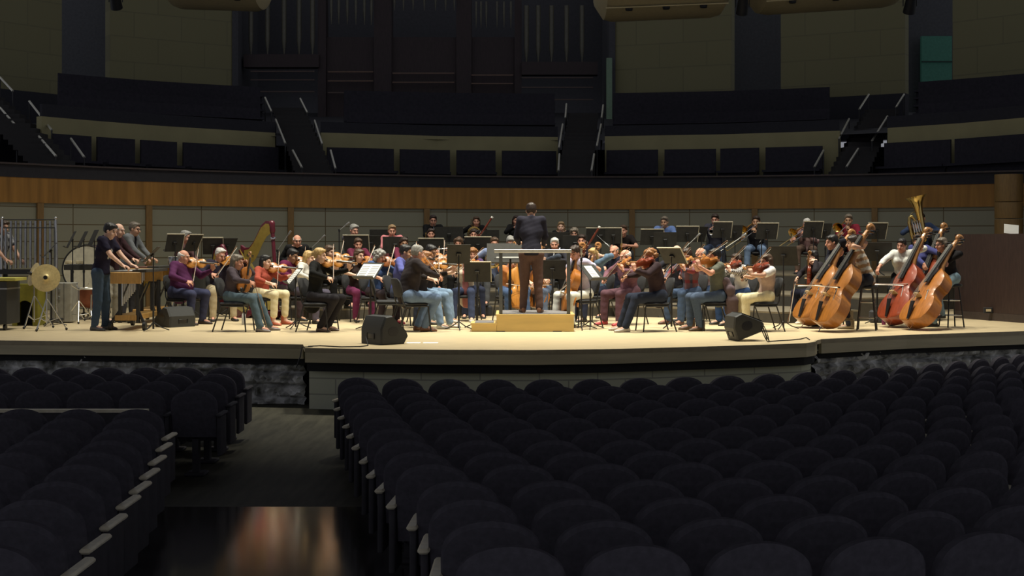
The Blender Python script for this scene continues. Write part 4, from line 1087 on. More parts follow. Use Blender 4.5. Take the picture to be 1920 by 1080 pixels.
    CUT = [cutp(0, .002, -.015, unit((0, .80, -.60))), cutp(0, 0, -.080, (0, -.3, -.95))]
    drape = []
    if hair in ('long', 'bob', 'pony', 'bun'):
        if hair in ('long', 'bob'):
            ln_ = -.33 if hair == 'long' else -.12
            drape = [cap(hd(0, -.075, .02), hd(0, -.085, ln_), .070*S, .058*S, .03, hfw, .6)]+[cap(hd(sx*.072, -.035, .03), hd(sx*.080, -.035, max(ln_, -.22)+.02), .030*S, .026*S, .03) for sx in (1, -1)]
        elif hair == 'pony': drape = [cap(hd(0, -.10, .045), hd(.02*ponyside, -.15, -.02), .030*S, .032*S, .02), cap(hd(.02*ponyside, -.15, -.02), hd(.05*ponyside, -.135, -.24), .032*S, .014*S, .02)]
        else: drape = [er(hd(0, -.115, .03), (.045, .04, .045))]
    if hair == 'curly':
        for q in range(46):
            a, b = rng.uniform(0, 2*PI), rng.uniform(-.35, 1.); rr = math.sqrt(max(0, 1-b*b))
            l, f, z = .090*rr*math.cos(a), .112*rr*math.sin(a)-.014, .102*b+.028
            if f > .05 and z < .07: continue
            HPR.append(er(hd(l, f, z), (.024, .024, .024), .008))
        CUT = [cutp(0, .035, -.02, unit((0, .84, -.54)))]
        if sex == 'f': drape = [er(hd(sx*.085, -.03, -.07), (.035, .045, .06)) for sx in (1, -1)]+[er(hd(0, -.10, -.06), (.06, .035, .07))]
    if hair == 'fringe': CUT += [cutp(0, 0, .045, (0, .25, .97))]; HPR = [er(hd(0, -.016, .02), (.083, .103, .09))]
    if hair == 'cap':
        CUT = [cutp(0, 0, .045, (0, -.15, -.98))]; HPR = [er(hd(0, -.014, .03), (.088, .108, .098))]
    if hair == 'receding': CUT[0] = cutp(0, .0, .02, unit((0, .80, -.60))); 
    if hair in ('short', 'fringe', 'receding', 'pony', 'bun') or (hair == 'curly' and sex == 'm'):
        HPR += [er(hd(sx*.088, -.004, -.016), (.026, .026, .034), .006, True) for sx in (1, -1)]; CUT.append(cutp(0, 0, -.066, (0, -.35, -.94)))
    if hair != 'bald':
        hh = .0095 if not far else .012
        F1, l1 = sdf_eval(HPR, hh, HC-.20*S, HC+.20*S, CUT)
        if drape:
            F2, _ = sdf_eval(drape, hh, HC-np.array((.2, .2, .34)), HC+.2*S) if False else (None, None)
            lo3 = HC-np.array((.22, .22, .36)); hi3 = HC+np.array((.22, .22, .2))
            F1, l1 = sdf_eval(HPR, hh, lo3, hi3, CUT); F2, _ = sdf_eval(drape, hh, lo3, hi3); e = np.maximum(.02-np.abs(F1-F2), 0)/.02; F1 = np.minimum(F1, F2)-e*e*.005
        ax = [l1[i]+hh*np.arange(F1.shape[i]) for i in range(3)]; X, Yg, Z = np.meshgrid(*ax, indexing='ij')
        if hair != 'cap': F1 = F1+.0035*np.sin(X*150+ph+Z*30)*np.sin(Yg*120+Z*45)+.003*np.sin(X*70+Yg*60+ph)
        V, Q = nets(F1, l1, hh)
        o = np_mesh('hair' if hair != 'cap' else 'cap', V, Q, M_hair if hair != 'cap' else M_cloth, root, np.tile(hcol, (len(V), 1)))
    if glasses:
        mb = MB()
        for sx in (1, -1):
            mb.tube([hd(sx*.033+.023*math.cos(2*PI*q/14), .103, .008+.018*math.sin(2*PI*q/14)) for q in range(14)], .0028, 5, True)
            mb.tube([hd(sx*.055, .102, .014), hd(sx*.080, .05, .014), hd(sx*.082, -.01, .010)], .0026, 5)
        mb.tube([hd(-.011, .106, .012), hd(.011, .106, .012)], .0025, 5); mb.build('glasses', M_lens, root)
    PEOPLE[key] = ctx
    if chair and sit:
        ck = 'stool' if pose == 'stool' else 'chair'
        if pose == 'stool': o = inst(('stool', .74), lambda: make_stool(.72))
        else: o = inst('chair', make_chair)
        o.location = root.location; o.rotation_euler = (0, 0, yr)
        if pose == 'sit': o.location = root.location + F*.07
        tag(o, chair_label or ('black chair under the %s' % short(label)) if pose == 'sit' else 'tall black stool under the %s' % short(label), 'chair' if pose == 'sit' else 'stool', 'orchestra chairs' if pose == 'sit' else 'bass stools')
    return ctx
def short(label):
    """the part of a person's label that singles them out"""
    for w in (' playing', ' with face', ' resting', ' seated', ' standing', ' holding', ' raising', ' half hidden', ' just '): label = label.split(w)[0]
    return label
# ------------------------------------------------------------------ how instruments are held
def W4(ctx, o, A, N): return ctx['M'] @ frame(Vector(o), Vector(A), Vector(N))
def nm_of(ctx): return short(ctx['label'])
def place(key, make, M, label, cat, group):
    o = inst(key, make, M); tag(o, label, cat, group); return o
def fid(kind, tone): 
    def mk():
        r = fiddle(kind, m=BODYM[tone], **FID[kind]); return r
    return mk
BOWP = .6
def violin(tone='o', kind='violin', az=38, el=-4, roll=50, t=.62, swing=0, rest=False, along=.52):
    def f(c):
        T = c['T']; up = np.array((0, 0, 1.)); q = FID[kind]; L, nk = q['L'], q['neck']
        C0 = c['neck']+T(.055, .055, .015)*c['S']
        a = math.radians(az); e = math.radians(el); A = unit(T(math.sin(a)*math.cos(e), math.cos(a)*math.cos(e), math.sin(e)))
        side = unit(np.cross(A, up)); nn = unit(np.cross(side, A)); r = math.radians(roll); N = nn*math.cos(r)+side*math.sin(r)
        who = nm_of(c)
        if rest:                                   # held upright on the lap
            C0 = c['KN'][1]*.5+c['KN'][-1]*.5+T(-.02, -.20, .10); A = unit(T(.25, .12, 1)); N = unit(T(-.5, .75, .1))
        place((kind, tone), fid(kind, tone), W4(c, C0, A, N), '%s of the %s' % (kind, who), kind, 'violins' if kind == 'violin' else 'violas')
        G = C0+A*(L+nk*.70); X = unit(np.cross(A, N)); N_ = unit(N-A*(N@A))
        res = dict(L=(G+T(.035, -.035, -.105) if not rest else G+T(.06, -.09, -.03), unit(np.array((0, 0, 1.))*.85+A*.25-T(.25, 0, 0)) if not rest else unit(T(-.4, .8, .2)), unit(-X*-.6+T(-1, .1, 0))), Lp=T(.55, .35, -.9))
        D = unit(-X+A*math.sin(math.radians(swing))*.5)
        Cc = C0+A*L*along+N_*(q['T']/2+L*.045+L*.10)
        if rest: D = unit(T(.1, .25, -1)); fr = c['KN'][-1]+T(.06, .03, .22); 
        else: fr = Cc-D*.74*t
        bx = unit(np.cross(D, -N_)); 
        if rest:
            place('bow', make_bow, W4(c, fr, D, T(-1, .2, 0)), 'bow held over the knee by the %s' % who, 'bow', 'string bows')
        else:
            place('bow', make_bow, W4(c, fr-N_*-.012, D, N_), 'bow of the %s' % who, 'bow', 'string bows')
        hd_ = unit(T(.45, .75, -.25)+D*.12)
        res.update(R=(fr-hd_*.095+T(0, -.02, .012)+N_*.02, hd_, unit(-N_*.6+T(.3, 0, -.5))), Rp=T(-.9, .0, -.35))
        return res
    return f
def cello(tone='o', lean_l=.06, tilt=.36, off=(0, .50), yawn=0., bowt=.5, lh=.55, swing=0.):
    def f(c):
        T = c['T']; q = FID['cello']; L, nk = q['L'], q['neck']
        A = unit(T(lean_l, -tilt, 1.)); C0 = T(off[0], off[1], 0)+A*.26
        y = math.radians(yawn); N = T(math.sin(y), math.cos(y), .3); N = unit(N-A*(N@A)); X = unit(np.cross(A, N)); who = nm_of(c)
        place(('cello', tone), fid('cello', tone), W4(c, C0, A, N), 'cello of the %s' % who, 'cello', 'cellos')
        G = C0+A*(L+nk*lh)+N*.03; d = unit(T(-.75, .55, .25)); res = dict(L=(G-d*.10-N*.02, d, unit(T(-.5, -.6, 0))), Lp=T(.9, -.1, -.4))
        Cc = C0+A*L*.50+N*.16; D = unit(-X+T(0, 0, swing)); fr = Cc-D*.71*bowt
        place('bow', make_bow, W4(c, fr, D, N), 'bow of the %s' % who, 'bow', 'string bows')
        h = unit(T(.55, .45, -.5)); res.update(R=(fr-h*.09+N*.02, h, unit(-N+T(0, 0, -.3))), Rp=T(-.9, -.1, -.2)); return res
    return f
def bass(tone, b, s, N, lh=.75, bow=True, bowdir=None, bt=.45):
    """b, s: pixel and depth of the body's lower end and of the scroll"""
    def f(c):
        B, Sx = at(*b), at(*s); A = (Sx-B).normalized(); Nv = Vector(N); Nv = (Nv-A*Nv.dot(A)).normalized(); q = FID['double_bass']; L, nk = q['L'], q['neck']
        M = frame(B, A, Nv); who = nm_of(c)
        # stand it on the stage: slide along the endpin
        lowest = (B-A*.12).z; M.translation = M.translation+Vector((0, 0, max(-.3, min(.3, .0-lowest))))
        B = M.translation
        place(('double_bass', tone), fid('double_bass', tone), M, 'double bass of the %s' % who, 'double bass', 'double basses')
        X = A.cross(Nv); G = B+A*(L+nk*lh)+Nv*.04; inv = c['inv']; i3 = inv.to_3x3(); l = lambda p: np.array(inv @ p); ld = lambda p: np.array(i3 @ p)
        d = unit(l(G)-c['SH'][1]); d = unit(d+c['T'](0, 0, .35)); res = dict(L=(l(G)-d*.10, d, ld(-X)), Lp=c['T'](.9, .1, .35 if lh > .6 else -.3))
        if bow:
            Cc = B+A*L*.52+Nv*.24; D = Vector(bowdir) if bowdir else -X; D.normalize(); fr = Cc-D*.70*bt
            place('bassbow', lambda: make_bow(.70, 1.6), frame(fr, D, Nv), 'bass bow of the %s' % who, 'bow', 'bass bows')
            h = unit(l(fr)-c['SH'][-1]); h = unit(h*.7+c['T'](0, 0, -.6)); res.update(R=(l(fr)-h*.09, h, ld(-Nv)), Rp=c['T'](-.9, -.2, -.1))
        return res
    return f
def mouth(c): return c['hd'](0, .108, -.062)
def wind(kind, down=20, az=0, m=None, ext=.3):
    def f(c):
        T = c['T']; Mo = mouth(c); up = np.array((0, 0, 1.)); a, e = math.radians(az), math.radians(down)
        A = unit(T(math.sin(a)*math.cos(e), math.cos(a)*math.cos(e), -math.sin(e))); side = unit(np.cross(A, up)); N = np.cross(side, A); who = nm_of(c)
        P = lambda d, l=0, z=0: Mo+A*d-side*l+N*z
        if kind == 'trumpet':
            place(('trumpet', m), lambda: make_trumpet(M_brass if m == 'b' else M_silver), W4(c, Mo, A, N), 'trumpet of the %s' % who, 'trumpet', 'trumpets')
            return dict(L=(P(.20, .09, -.09), unit(-T(1, 0, 0)*.6+A*.5+up*.4), unit(-T(.8, 0, 0))), R=(P(.19, -.07, -.06), unit(T(.55, .5, .55)), unit(T(.6, 0, -.6))), Lp=T(.8, 0, -.6), Rp=T(-.8, 0, -.6))
        if kind == 'trombone':
            place(('trombone', ext), lambda: make_trombone(ext), W4(c, Mo, A, N), 'trombone of the %s' % who, 'trombone', 'trombones')
            return dict(L=(P(.10, .06, -.11), unit(A*.6+up*.7), -T(1, 0, 0)), R=(P(.16+ext, -.06, -.10), unit(A*.5+up*.5+T(.4, 0, 0)), T(1, 0, 0)), Lp=T(.8, 0, -.7), Rp=T(-.7, 0, -.7))
        if kind in ('clarinet', 'oboe'):
            place('clarinet', make_clarinet, W4(c, Mo, A, N), '%s of the %s' % (kind, who), kind, 'clarinets and oboes')
            return dict(L=(P(.24, .06, -.07), unit(-T(.7, -.5, -.3)), -T(1, 0, 0)), R=(P(.42, -.06, -.07), unit(T(.6, .5, .3)), T(1, 0, 0)), Lp=T(.8, 0, -.5), Rp=T(-.8, 0, -.5))
        if kind == 'flute':
            D = unit(T(-1, .1, -.08)); Z = unit(np.cross(T(0, 1, 0), D)); Mf = c['hd'](0, .115, -.072)
            M = ctx_m = c['M'] @ Matrix(((-D[0], 0, 0, Mf[0]), (-D[1], 0, 0, Mf[1]), (-D[2], 0, 0, Mf[2]), (0, 0, 0, 1)))
            fy = T(0, 1, 0); fy = unit(fy-D*(fy@D)); fz = np.cross(-D, fy)
            M = c['M'] @ Matrix(((-D[0], fy[0], fz[0], Mf[0]), (-D[1], fy[1], fz[1], Mf[1]), (-D[2], fy[2], fz[2], Mf[2]), (0, 0, 0, 1)))
            place('flute', make_flute, M, 'flute of the %s' % who, 'flute', 'flutes')
            return dict(L=(Mf+D*.22+T(.05, -.10, -.05), unit(T(-.3, .8, .4)), unit(T(-1, 0, 0))), R=(Mf+D*.42+T(0, -.10, -.05), unit(T(.1, .9, .3)), unit(T(0, .2, -1))), Lp=T(.2, .5, -.9), Rp=T(-.9, 0, -.5))
        if kind == 'sax':
            place('sax', make_sax, W4(c, Mo, A, N), 'saxophone of the %s' % who, 'saxophone', None)
            return dict(L=(P(.20, .10, -.20), unit(-T(.8, -.4, 0)), -T(1, 0, 0)), R=(P(.24, -.10, -.42), unit(T(.8, .4, 0)), T(1, 0, 0)), Lp=T(.8, 0, -.4), Rp=T(-.9, 0, -.3))
        if kind == 'horn':
            Ch = c['hip']+T(-.05, .30, .34); place('horn', make_horn, W4(c, Ch, T(0.2, 1, .0), T(0, 0, 1)), 'french horn of the %s' % who, 'french horn', 'french horns')
            return dict(L=(Ch+T(.14, -.02, -.02), unit(T(-.8, .5, 0)), T(-1, 0, 0)), R=(Ch+T(-.20, -.12, -.10), unit(T(.6, .7, .1)), T(1, 0, 0)), Lp=T(.8, 0, -.5), Rp=T(-.8, -.2, -.4))
        if kind == 'bassoon':
            a0 = c['hip']+T(-.34, .12, -.10); A2 = unit(T(.62, .22, .95)); place('bassoon', make_bassoon, W4(c, a0, A2, T(0, 1, -.2)), 'bassoon of the %s' % who, 'bassoon', 'bassoons')
            return dict(L=(a0+A2*.70+T(.04, -.08, -.02), unit(T(-.3, .8, .2)), -T(1, 0, 0)), R=(a0+A2*.28+T(-.04, -.08, 0), unit(T(.4, .8, 0)), T(1, 0, 0)), Lp=T(.7, .1, -.6), Rp=T(-.9, -.2, -.3))
        if kind == 'tuba':
            a0 = c['hip']+T(.02, .27, .14); M = W4(c, a0, T(0, -1, 0), T(-.22, .75, 1)); place('tuba', make_tuba, M, 'large brass tuba with upward bell of the %s' % who, 'tuba', None)
            return dict(L=(a0+T(.20, -.05, .25), unit(T(-.5, .8, .2)), -T(1, 0, 0)), R=(a0+T(-.16, -.02, .32), unit(T(.5, .8, 0)), T(1, 0, 0)), Lp=T(.8, 0, -.5), Rp=T(-.8, 0, -.5))
        return {}
    return f
def reach(l, r, dl=(-.2, .9, -.2), dr=(.2, .9, -.2), nl=(0, 0, -1), nr=(0, 0, -1), lp=(.6, -.4, -.7), rp=(-.6, -.4, -.7)):
    """hands at given (left, forward, up) spots"""
    def f(c):
        T = c['T']; return dict(L=(T(*l), unit(T(*dl)), T(*nl)), R=(T(*r), unit(T(*dr)), T(*nr)), Lp=T(*lp), Rp=T(*rp))
    return f
# ------------------------------------------------------------------ stage platforms
M_riser = mat('riser_boards', (.15, .125, .085), .5, var=.14, scale=3, stretch=(1.2, 10, 1))
M_riserf = mat('riser_face', (.045, .040, .032), .8)
for i, (rr, zz) in enumerate(TIERS):
    r2 = TIERS[i+1][0]-.066 if i < 2 else 12.0
    f = arc(RC, rr, 27 if i < 2 else 38, 138 if i < 2 else 137, 40); b = arc(RC, r2+.06, 138, 27, 40)
    if i == 2: b = [p for p in arc(WC, WR-.12, 121, 56, 40)]; b = [(x, y) for x, y in b]
    out = [p for p in f]
    r = thing('stage_riser', 'curved dark riser, %s step up behind the strings' % ('lowest', 'middle', 'highest')[i], 'platform', (0, 0, 0))
    mb = MB()
    mb.rings([[Vector((p[0], p[1], z)) for p in f+b] for z in (0.001, zz-.03)], None, True); mb.build('base', M_riserf, r, smooth=False)
    mb = MB(); mb.rings([[Vector((p[0], p[1], z)) for p in f+b] for z in (zz-.03, zz)], None, True); mb.build('top', M_riser, r, smooth=False)

# ------------------------------------------------------------------ podium
def pbox(name, label, u0, u1, v0, v1, depth, zt, m):
    A, B = atz(u0, v0, 0), atz(u1, v1, 0); Y = (A.y+B.y)/2; x0, x1 = yz(u0, Y), yz(u1, Y)
    r = thing(name, label, 'podium', ((x0+x1)/2, Y, 0)); w = (x1-x0)/2
    mb = MB(); mb.box((-w, 0, 0), (w, depth, zt-.025)); mb.build('box', m, r, smooth=False)
    mb = MB(); mb.box((-w-.015, -.015, zt-.025), (w+.015, depth+.015, zt)); mb.build('rim', m, r, smooth=False)
    mb = MB(); mb.box((-w+.05, .05, zt), (w-.05, depth-.04, zt+.006)); mb.build('carpet', M_carpet, r, smooth=False)
    return r, w
pod, pw = pbox('conductor_podium', 'square maple podium with grey carpet under the conductor', 931, 1076, 622, 622, 1.30, .275, M_podium)
for x in (-.62, .28):
    mb = MB(); mb.box((x, -.002, .0), (x+.14, .02, .012)); mb.build('floor_notch', M_dark, pod, smooth=False)
stp, sw_ = pbox('podium_step', 'low maple step at the side of the conductor podium', 884, 931.5, 622, 622, .75, .135, M_podium)
YP = pod.location.y
rail = thing('podium_rail', 'grey metal safety rail standing on the podium behind the conductor', 'railing', (pod.location.x, YP+.07, .281))
xa, xb = yz(939, YP+.07)-pod.location.x, yz(1066, YP+.07)-pod.location.x; zr = zat(471, YP+.07)-.281
for x in (xa, xb):
    mb = MB(); mb.box((x-.028, -.028, 0), (x+.028, .028, zr-.02)); mb.build('post', mat('dark_grey_post', (.10, .105, .11), .5, metal=.3), rail, smooth=False)
mb = MB(); mb.rbox((yz(926, YP)-pod.location.x, -.035, zr-.025), (yz(1072, YP)-pod.location.x, .035, zr+.028), .012); mb.build('handrail', mat('pale_rail', (.55, .55, .52), .4, metal=.3), rail)

# ------------------------------------------------------------------ musicians
navy = (.012, .012, .022); blk = (.010, .010, .011); jeans = (.045, .065, .12); ljeans = (.20, .29, .42); djeans = (.020, .024, .045)
purple = (.085, .022, .075); burg = (.12, .020, .045); beige = (.48, .40, .26); cream = (.72, .64, .42); char = (.030, .026, .030)
# conductor
person('conductor', 'conductor in dark navy jumper and brown chinos standing on the podium', 996, 391, 22.55, 180, 'stand', hc='dbrown', head=(0, 8), top=(.020, .019, .030), legs=(.11, .065, .055), shoes=(.14, .055, .022), sex='m', build=1.06, floor=.281, hair='short',
       hold=reach((.20, .36, 1.12), (-.20, .36, 1.10), (-.1, .8, .25), (.1, .8, .25), lp=(.35, -.4, -.8), rp=(-.35, -.4, -.8)))
# percussion, house left
person('perc0', 'person in patterned grey shirt standing behind the tubular bells', 3, 419, 24.2, 60, 'stand', hc='brown', top=(.20, .20, .21), legs=blk, sleeve='short', hold=reach((.15, .42, 1.10), (-.15, .42, 1.10)),
       pattern=lambda V, tl, tf, tu, col, arm: np.where((((np.floor(tl*22)+np.floor(tu*9)) % 2) < 1)[:, None], np.array((.34, .34, .35)), np.array((.07, .07, .08))))
def badge(V, tl, tf, tu, col, arm):
    m = (tf > .05) & (np.abs(tl) < .07) & (tu > .45) & (tu < .72) & (np.sin(tl*90)+np.sin(tu*40) > -.3); col[m] = (.45, .42, .36); return col
person('perc1', 'standing person in dark navy printed T-shirt and blue jeans at the marimba', 202, 429, 22.4, 82, 'stand', hc='black', skin='l', top=(.016, .014, .030), sleeve='short', legs=(.055, .085, .135), shoes=(.10, .10, .11), head=(0, 18), lean=10, build=1.05,
       hold=reach((.16, .52, .98), (-.14, .50, .98), (-.05, .9, -.25), (.05, .9, -.25)), pattern=badge)
person('perc2', 'balding person in dark brown jumper standing behind the marimba player', 219, 428, 24.6, 80, 'stand', hair='fringe', hc='grey', skin='l', top=(.045, .022, .026), legs=(.42, .40, .34), head=(0, 16), hold=reach((.16, .52, 1.06), (-.14, .55, 1.06), (0, .9, -.2), (0, .9, -.2)))
person('perc3', 'grey haired person in glasses and pale grey jacket standing at the keyboards', 249, 424, 26.2, 78, 'stand', hc='greybrown', skin='p', glasses=True, top=(.17, .18, .19), inner=(.02, .02, .025), legs=(.05, .05, .06), head=(0, 10), hold=reach((.16, .42, 1.12), (-.12, .42, 1.12), (0, .9, -.3), (0, .9, -.3)))
person('keys', 'grey haired person in mauve brown shirt seated behind a black music stand', 345, 441, 26.4, 75, 'stool', hc='grey', skin='r', top=(.16, .085, .085), legs=blk, head=(0, 10), floor=0., hold=reach((.15, .42, 1.0), (-.15, .42, 1.0)))
# first violins
person('v1', 'bald person in purple jumper and jeans playing violin', 343, 479, 24.1, 62, hair='fringe', hc='white', skin='r', top=purple, legs=(.045, .050, .10), shoes=(.03, .015, .013), head=(20, 12), lean=4, build=1.22, hold=violin('g', az=34, roll=54, t=.66), tuck=.06)
person('v2', 'white haired person in dark navy jumper and beige trousers playing violin', 412, 476, 25.3, 22, hair='receding', hc='white', skin='r', top=(.024, .020, .038), legs=beige, shoes=blk, head=(30, 22), lean=6, build=1.12, hold=violin('g', az=40, roll=45, t=.62))
person('v3', 'grey blonde person in taupe top and blue-grey jeans resting a viola upright', 443, 489, 22.2, 84, sex='f', hair='long', hc='greybrown', skin='r', top=(.065, .050, .060), legs=(.085, .125, .155), shoes=(.20, .18, .19), head=(0, 12), lean=6, hold=violin('o', 'viola', rest=True), tuck=-.12)
person('v4', 'black haired person in rust red top and cream trousers playing violin', 497, 489, 24.0, 62, sex='f', hair='bob', hc='black', skin='l', top=(.36, .075, .050), sleeve='roll', legs=cream, shoes=(.42, .10, .05), boot=True, head=(15, 8), lean=4, hold=violin('o', az=38, roll=50, t=.62), tuck=.05, rollup=True)
person('v5', 'dark haired person in burgundy jumper and glasses playing violin', 546, 477, 25.4, 58, hair='short', hc='black', skin='t', glasses=True, top=(.13, .018, .060), legs=(.05, .032, .035), shoes=blk, head=(15, 20), hold=violin('o', az=40, roll=52, t=.64))
person('v6', 'blonde person in white blouse playing violin behind the black cardigan', 577, 481, 24.4, 65, sex='f', hair='long', hc='blonde', skin='l', top=(.62, .60, .55), legs=(.10, .09, .13), shoes=(.02, .02, .022), head=(10, 10), hold=violin('g', az=30, roll=50))
person('v7', 'blonde ponytailed person in long black cardigan and black trousers playing violin', 598, 476, 22.1, 76, sex='f', hair='bun', hc='blonde', skin='l', top=(.009, .009, .009), legs=(.020, .018, .022), shoes=(.16, .11, .09), head=(8, 6), lean=4, hold=violin('g', az=26, roll=48, t=.60), tuck=.24, hem=.10)
person('v8', 'brown haired person in dark top playing violin beyond the black cardigan', 617, 470, 25.6, 50, sex='f', hair='bob', hc='brown', skin='l', top=(.03, .024, .026), legs=blk, head=(10, 10), hold=violin('g', az=36, roll=50, t=.55))
def tee(V, tl, tf, tu, col, arm):
    m = (tf > .05) & (np.abs(tl) < .10) & (tu > .55) & (tu < .64) & (np.sin(tl*170) > -.1); col[m] = (.6, .58, .55); return col
person('v9', 'long brown haired person in black printed T-shirt and plum trousers playing violin', 672, 477, 25.0, 28, sex='f', hair='long', hc='brown', skin='l', top=(.030, .018, .016), sleeve='short', legs=(.16, .030, .085), shoes=(.02, .02, .02), head=(20, 8), hold=violin('o', az=42, roll=50, t=.6), pattern=tee)
person('v10', 'grey curly haired person in blue jumper and dark trousers playing violin', 710, 478, 24.3, 45, sex='f', hair='curly', hc='grey', skin='r', top=(.055, .095, .22), sleeve='roll', legs=(.035, .026, .032), shoes=(.45, .02, .06), boot=True, head=(15, 20), hold=violin('b', az=36, roll=52, t=.62), tuck=.02)
person('v11', 'dark haired person in violet blue shirt playing violin next to grey haired player', 757, 470, 23.8, 75, hair='short', hc='black', skin='t', top=(.10, .11, .33), legs=(.05, .06, .10), shoes=blk, head=(10, 8), hold=violin('o', az=35, roll=50, t=.6))
person('v12', 'grey haired person in charcoal jumper and blue jeans playing violin, seen from behind', 778, 470, 22.15, 112, hair='short', hc='grey', skin='r', top=(.030, .024, .026), legs=(.14, .20, .31), shoes=(.17, .070, .035), head=(10, 8), lean=10, build=1.15, hold=violin('o', az=36, roll=46, t=.66), tuck=.22)
person('v13', 'dark haired person in black T-shirt and glasses playing violin', 805, 464, 24.6, 48, hair='short', hc='black', skin='t', glasses=True, top=(.016, .013, .013), sleeve='short', legs=ljeans, shoes=(.55, .52, .50), head=(10, 18), hold=violin('o', az=44, roll=48, t=.55))
person('v14', 'auburn haired person in dark top and pale jeans playing violin', 797, 482, 23.1, 66, sex='f', hair='bob', hc='ginger', skin='l', top=(.03, .025, .025), sleeve='roll', legs=ljeans, shoes=(.6, .58, .55), head=(12, 10), hold=violin('g', az=32, roll=50, t=.58), tuck=-.06)
person('v15', 'brown haired person in cream cardigan and pink top playing violin', 873, 481, 25.1, -8, sex='f', hair='bob', hc='brown', skin='l', top=(.62, .55, .45), inner=(.42, .16, .15), legs=(.050, .065, .125), shoes=(.5, .5, .5), head=(25, 12), hold=violin('o', az=40, roll=40, t=.55), hem=.16)
# harp and celesta corner
person('harpist', 'bald person in glasses and black shirt seated behind the harp', 557, 452, 27.0, 10, hair='fringe', hc='white', skin='r', glasses=True, top=blk, legs=blk, head=(10, 10))
# woodwind and horns, middle rows
person('w1', 'grey haired person in grey shirt playing clarinet beside the tall microphone', 663, 430, 28.3, 20, hair='short', hc='grey', skin='r', top=(.12, .11, .13), legs=blk, head=(15, 12), hold=wind('clarinet', 40, 35))
person('w2', 'person in burgundy jumper playing clarinet beneath the grey haired player', 671, 456, 26.6, 15, sex='f', hair='short', hc='brown', skin='r', top=burg, legs=blk, head=(0, 10), hold=wind('clarinet', 35, 10))
person('w3', 'fair haired person in pink shirt seated behind black music stands', 735, 431, 28.6, 5, hair='short', hc='dblonde', skin='r', top=(.62, .22, .24), inner=(.05, .03, .03), legs=blk, head=(5, 8), hold=wind('clarinet', 45, 0))
person('w4', 'dark haired person in burgundy top with face just over a stand', 757, 452, 26.8, 10, sex='f', hair='bob', hc='dbrown', skin='t', top=burg, legs=blk, head=(5, 10), hold=wind('clarinet', 35, 0))
person('w5', 'dark haired person in glasses and black shirt playing oboe on the top riser', 812, 412, 31.9, 8, hair='short', hc='dbrown', skin='r', glasses=True, top=blk, legs=blk, head=(0, 6), hold=wind('oboe', 45, 0))
person('w6', 'long dark haired person in black top playing french horn under the oboist', 808, 437, 29.3, 5, sex='f', hair='long', hc='dbrown', skin='r', top=blk, legs=blk, head=(0, 6), hold=wind('horn'))
person('w7', 'curly brown haired person in dark top playing flute held sideways', 860, 453, 27.4, 2, sex='f', hair='curly', hc='brown', skin='r', top=(.03, .025, .03), legs=blk, head=(-6, 6), hold=wind('flute'))
person('w8', 'long brown haired person in black top seated on the top riser', 893, 414, 31.9, 2, sex='f', hair='long', hc='brown', skin='r', top=blk, legs=blk, head=(0, 4), hold=wind('horn'))
person('w9', 'long dark haired person in black top playing bassoon tilted to one side', 888, 438, 29.2, 2, sex='f', hair='long', hc='dbrown', skin='r', top=blk, legs=blk, head=(0, 6), hold=wind('bassoon'))
person('w10', 'person in purple shirt playing clarinet behind the cream edged stand', 886, 466, 26.2, 5, sex='f', hair='curly', hc='ginger', skin='r', top=(.09, .05, .13), legs=djeans, head=(0, 8), hold=wind('clarinet', 40, 0))
person('w11', 'dark haired person in black jacket playing trumpet on the top riser', 968, 412, 31.6, 5, sex='f', hair='bob', hc='dbrown', skin='r', top=blk, legs=blk, head=(0, 4), hold=wind('trumpet', 10))
person('w12', 'brown haired person in pale blue shirt playing brass horn behind the conductor stand', 927, 455, 27.2, 5, hair='short', hc='brown', skin='r', top=(.20, .25, .42), legs=(.07, .075, .085), head=(0, 6), hold=wind('horn'))
person('w13', 'grey haired person in grey jumper seated just past the conductor elbow', 957, 452, 28.0, 0, hair='short', hc='grey', skin='r', top=(.20, .20, .21), legs=blk, head=(0, 25), hold=wind('clarinet', 40, 0))
person('w14', 'blonde person with full fringe playing clarinet on the top riser', 1052, 424, 30.6, -5, sex='f', hair='bob', hc='dblonde', skin='l', top=blk, legs=blk, head=(0, 2), hold=wind('clarinet', 55, 0))
person('w15', 'grey curly haired person in glasses half hidden behind a black stand', 1077, 436, 29.2, -6, sex='f', hair='curly', hc='greybrown', skin='r', glasses=True, top=blk, legs=blk, head=(0, 6), hold=wind('clarinet', 40, 0))
person('w16', 'dark haired person in dark shirt seated under the bassoon top', 1091, 446, 27.9, -10, hair='short', hc='dbrown', skin='r', top=(.03, .028, .04), legs=blk, head=(0, 6), hold=wind('bassoon'))
person('w17', 'white haired person in dark shirt just beyond the conductor right arm', 1040, 456, 27.2, -5, hair='short', hc='white', skin='r', top=(.03, .03, .04), legs=blk, head=(0, 10), hold=wind('clarinet', 40, 0))
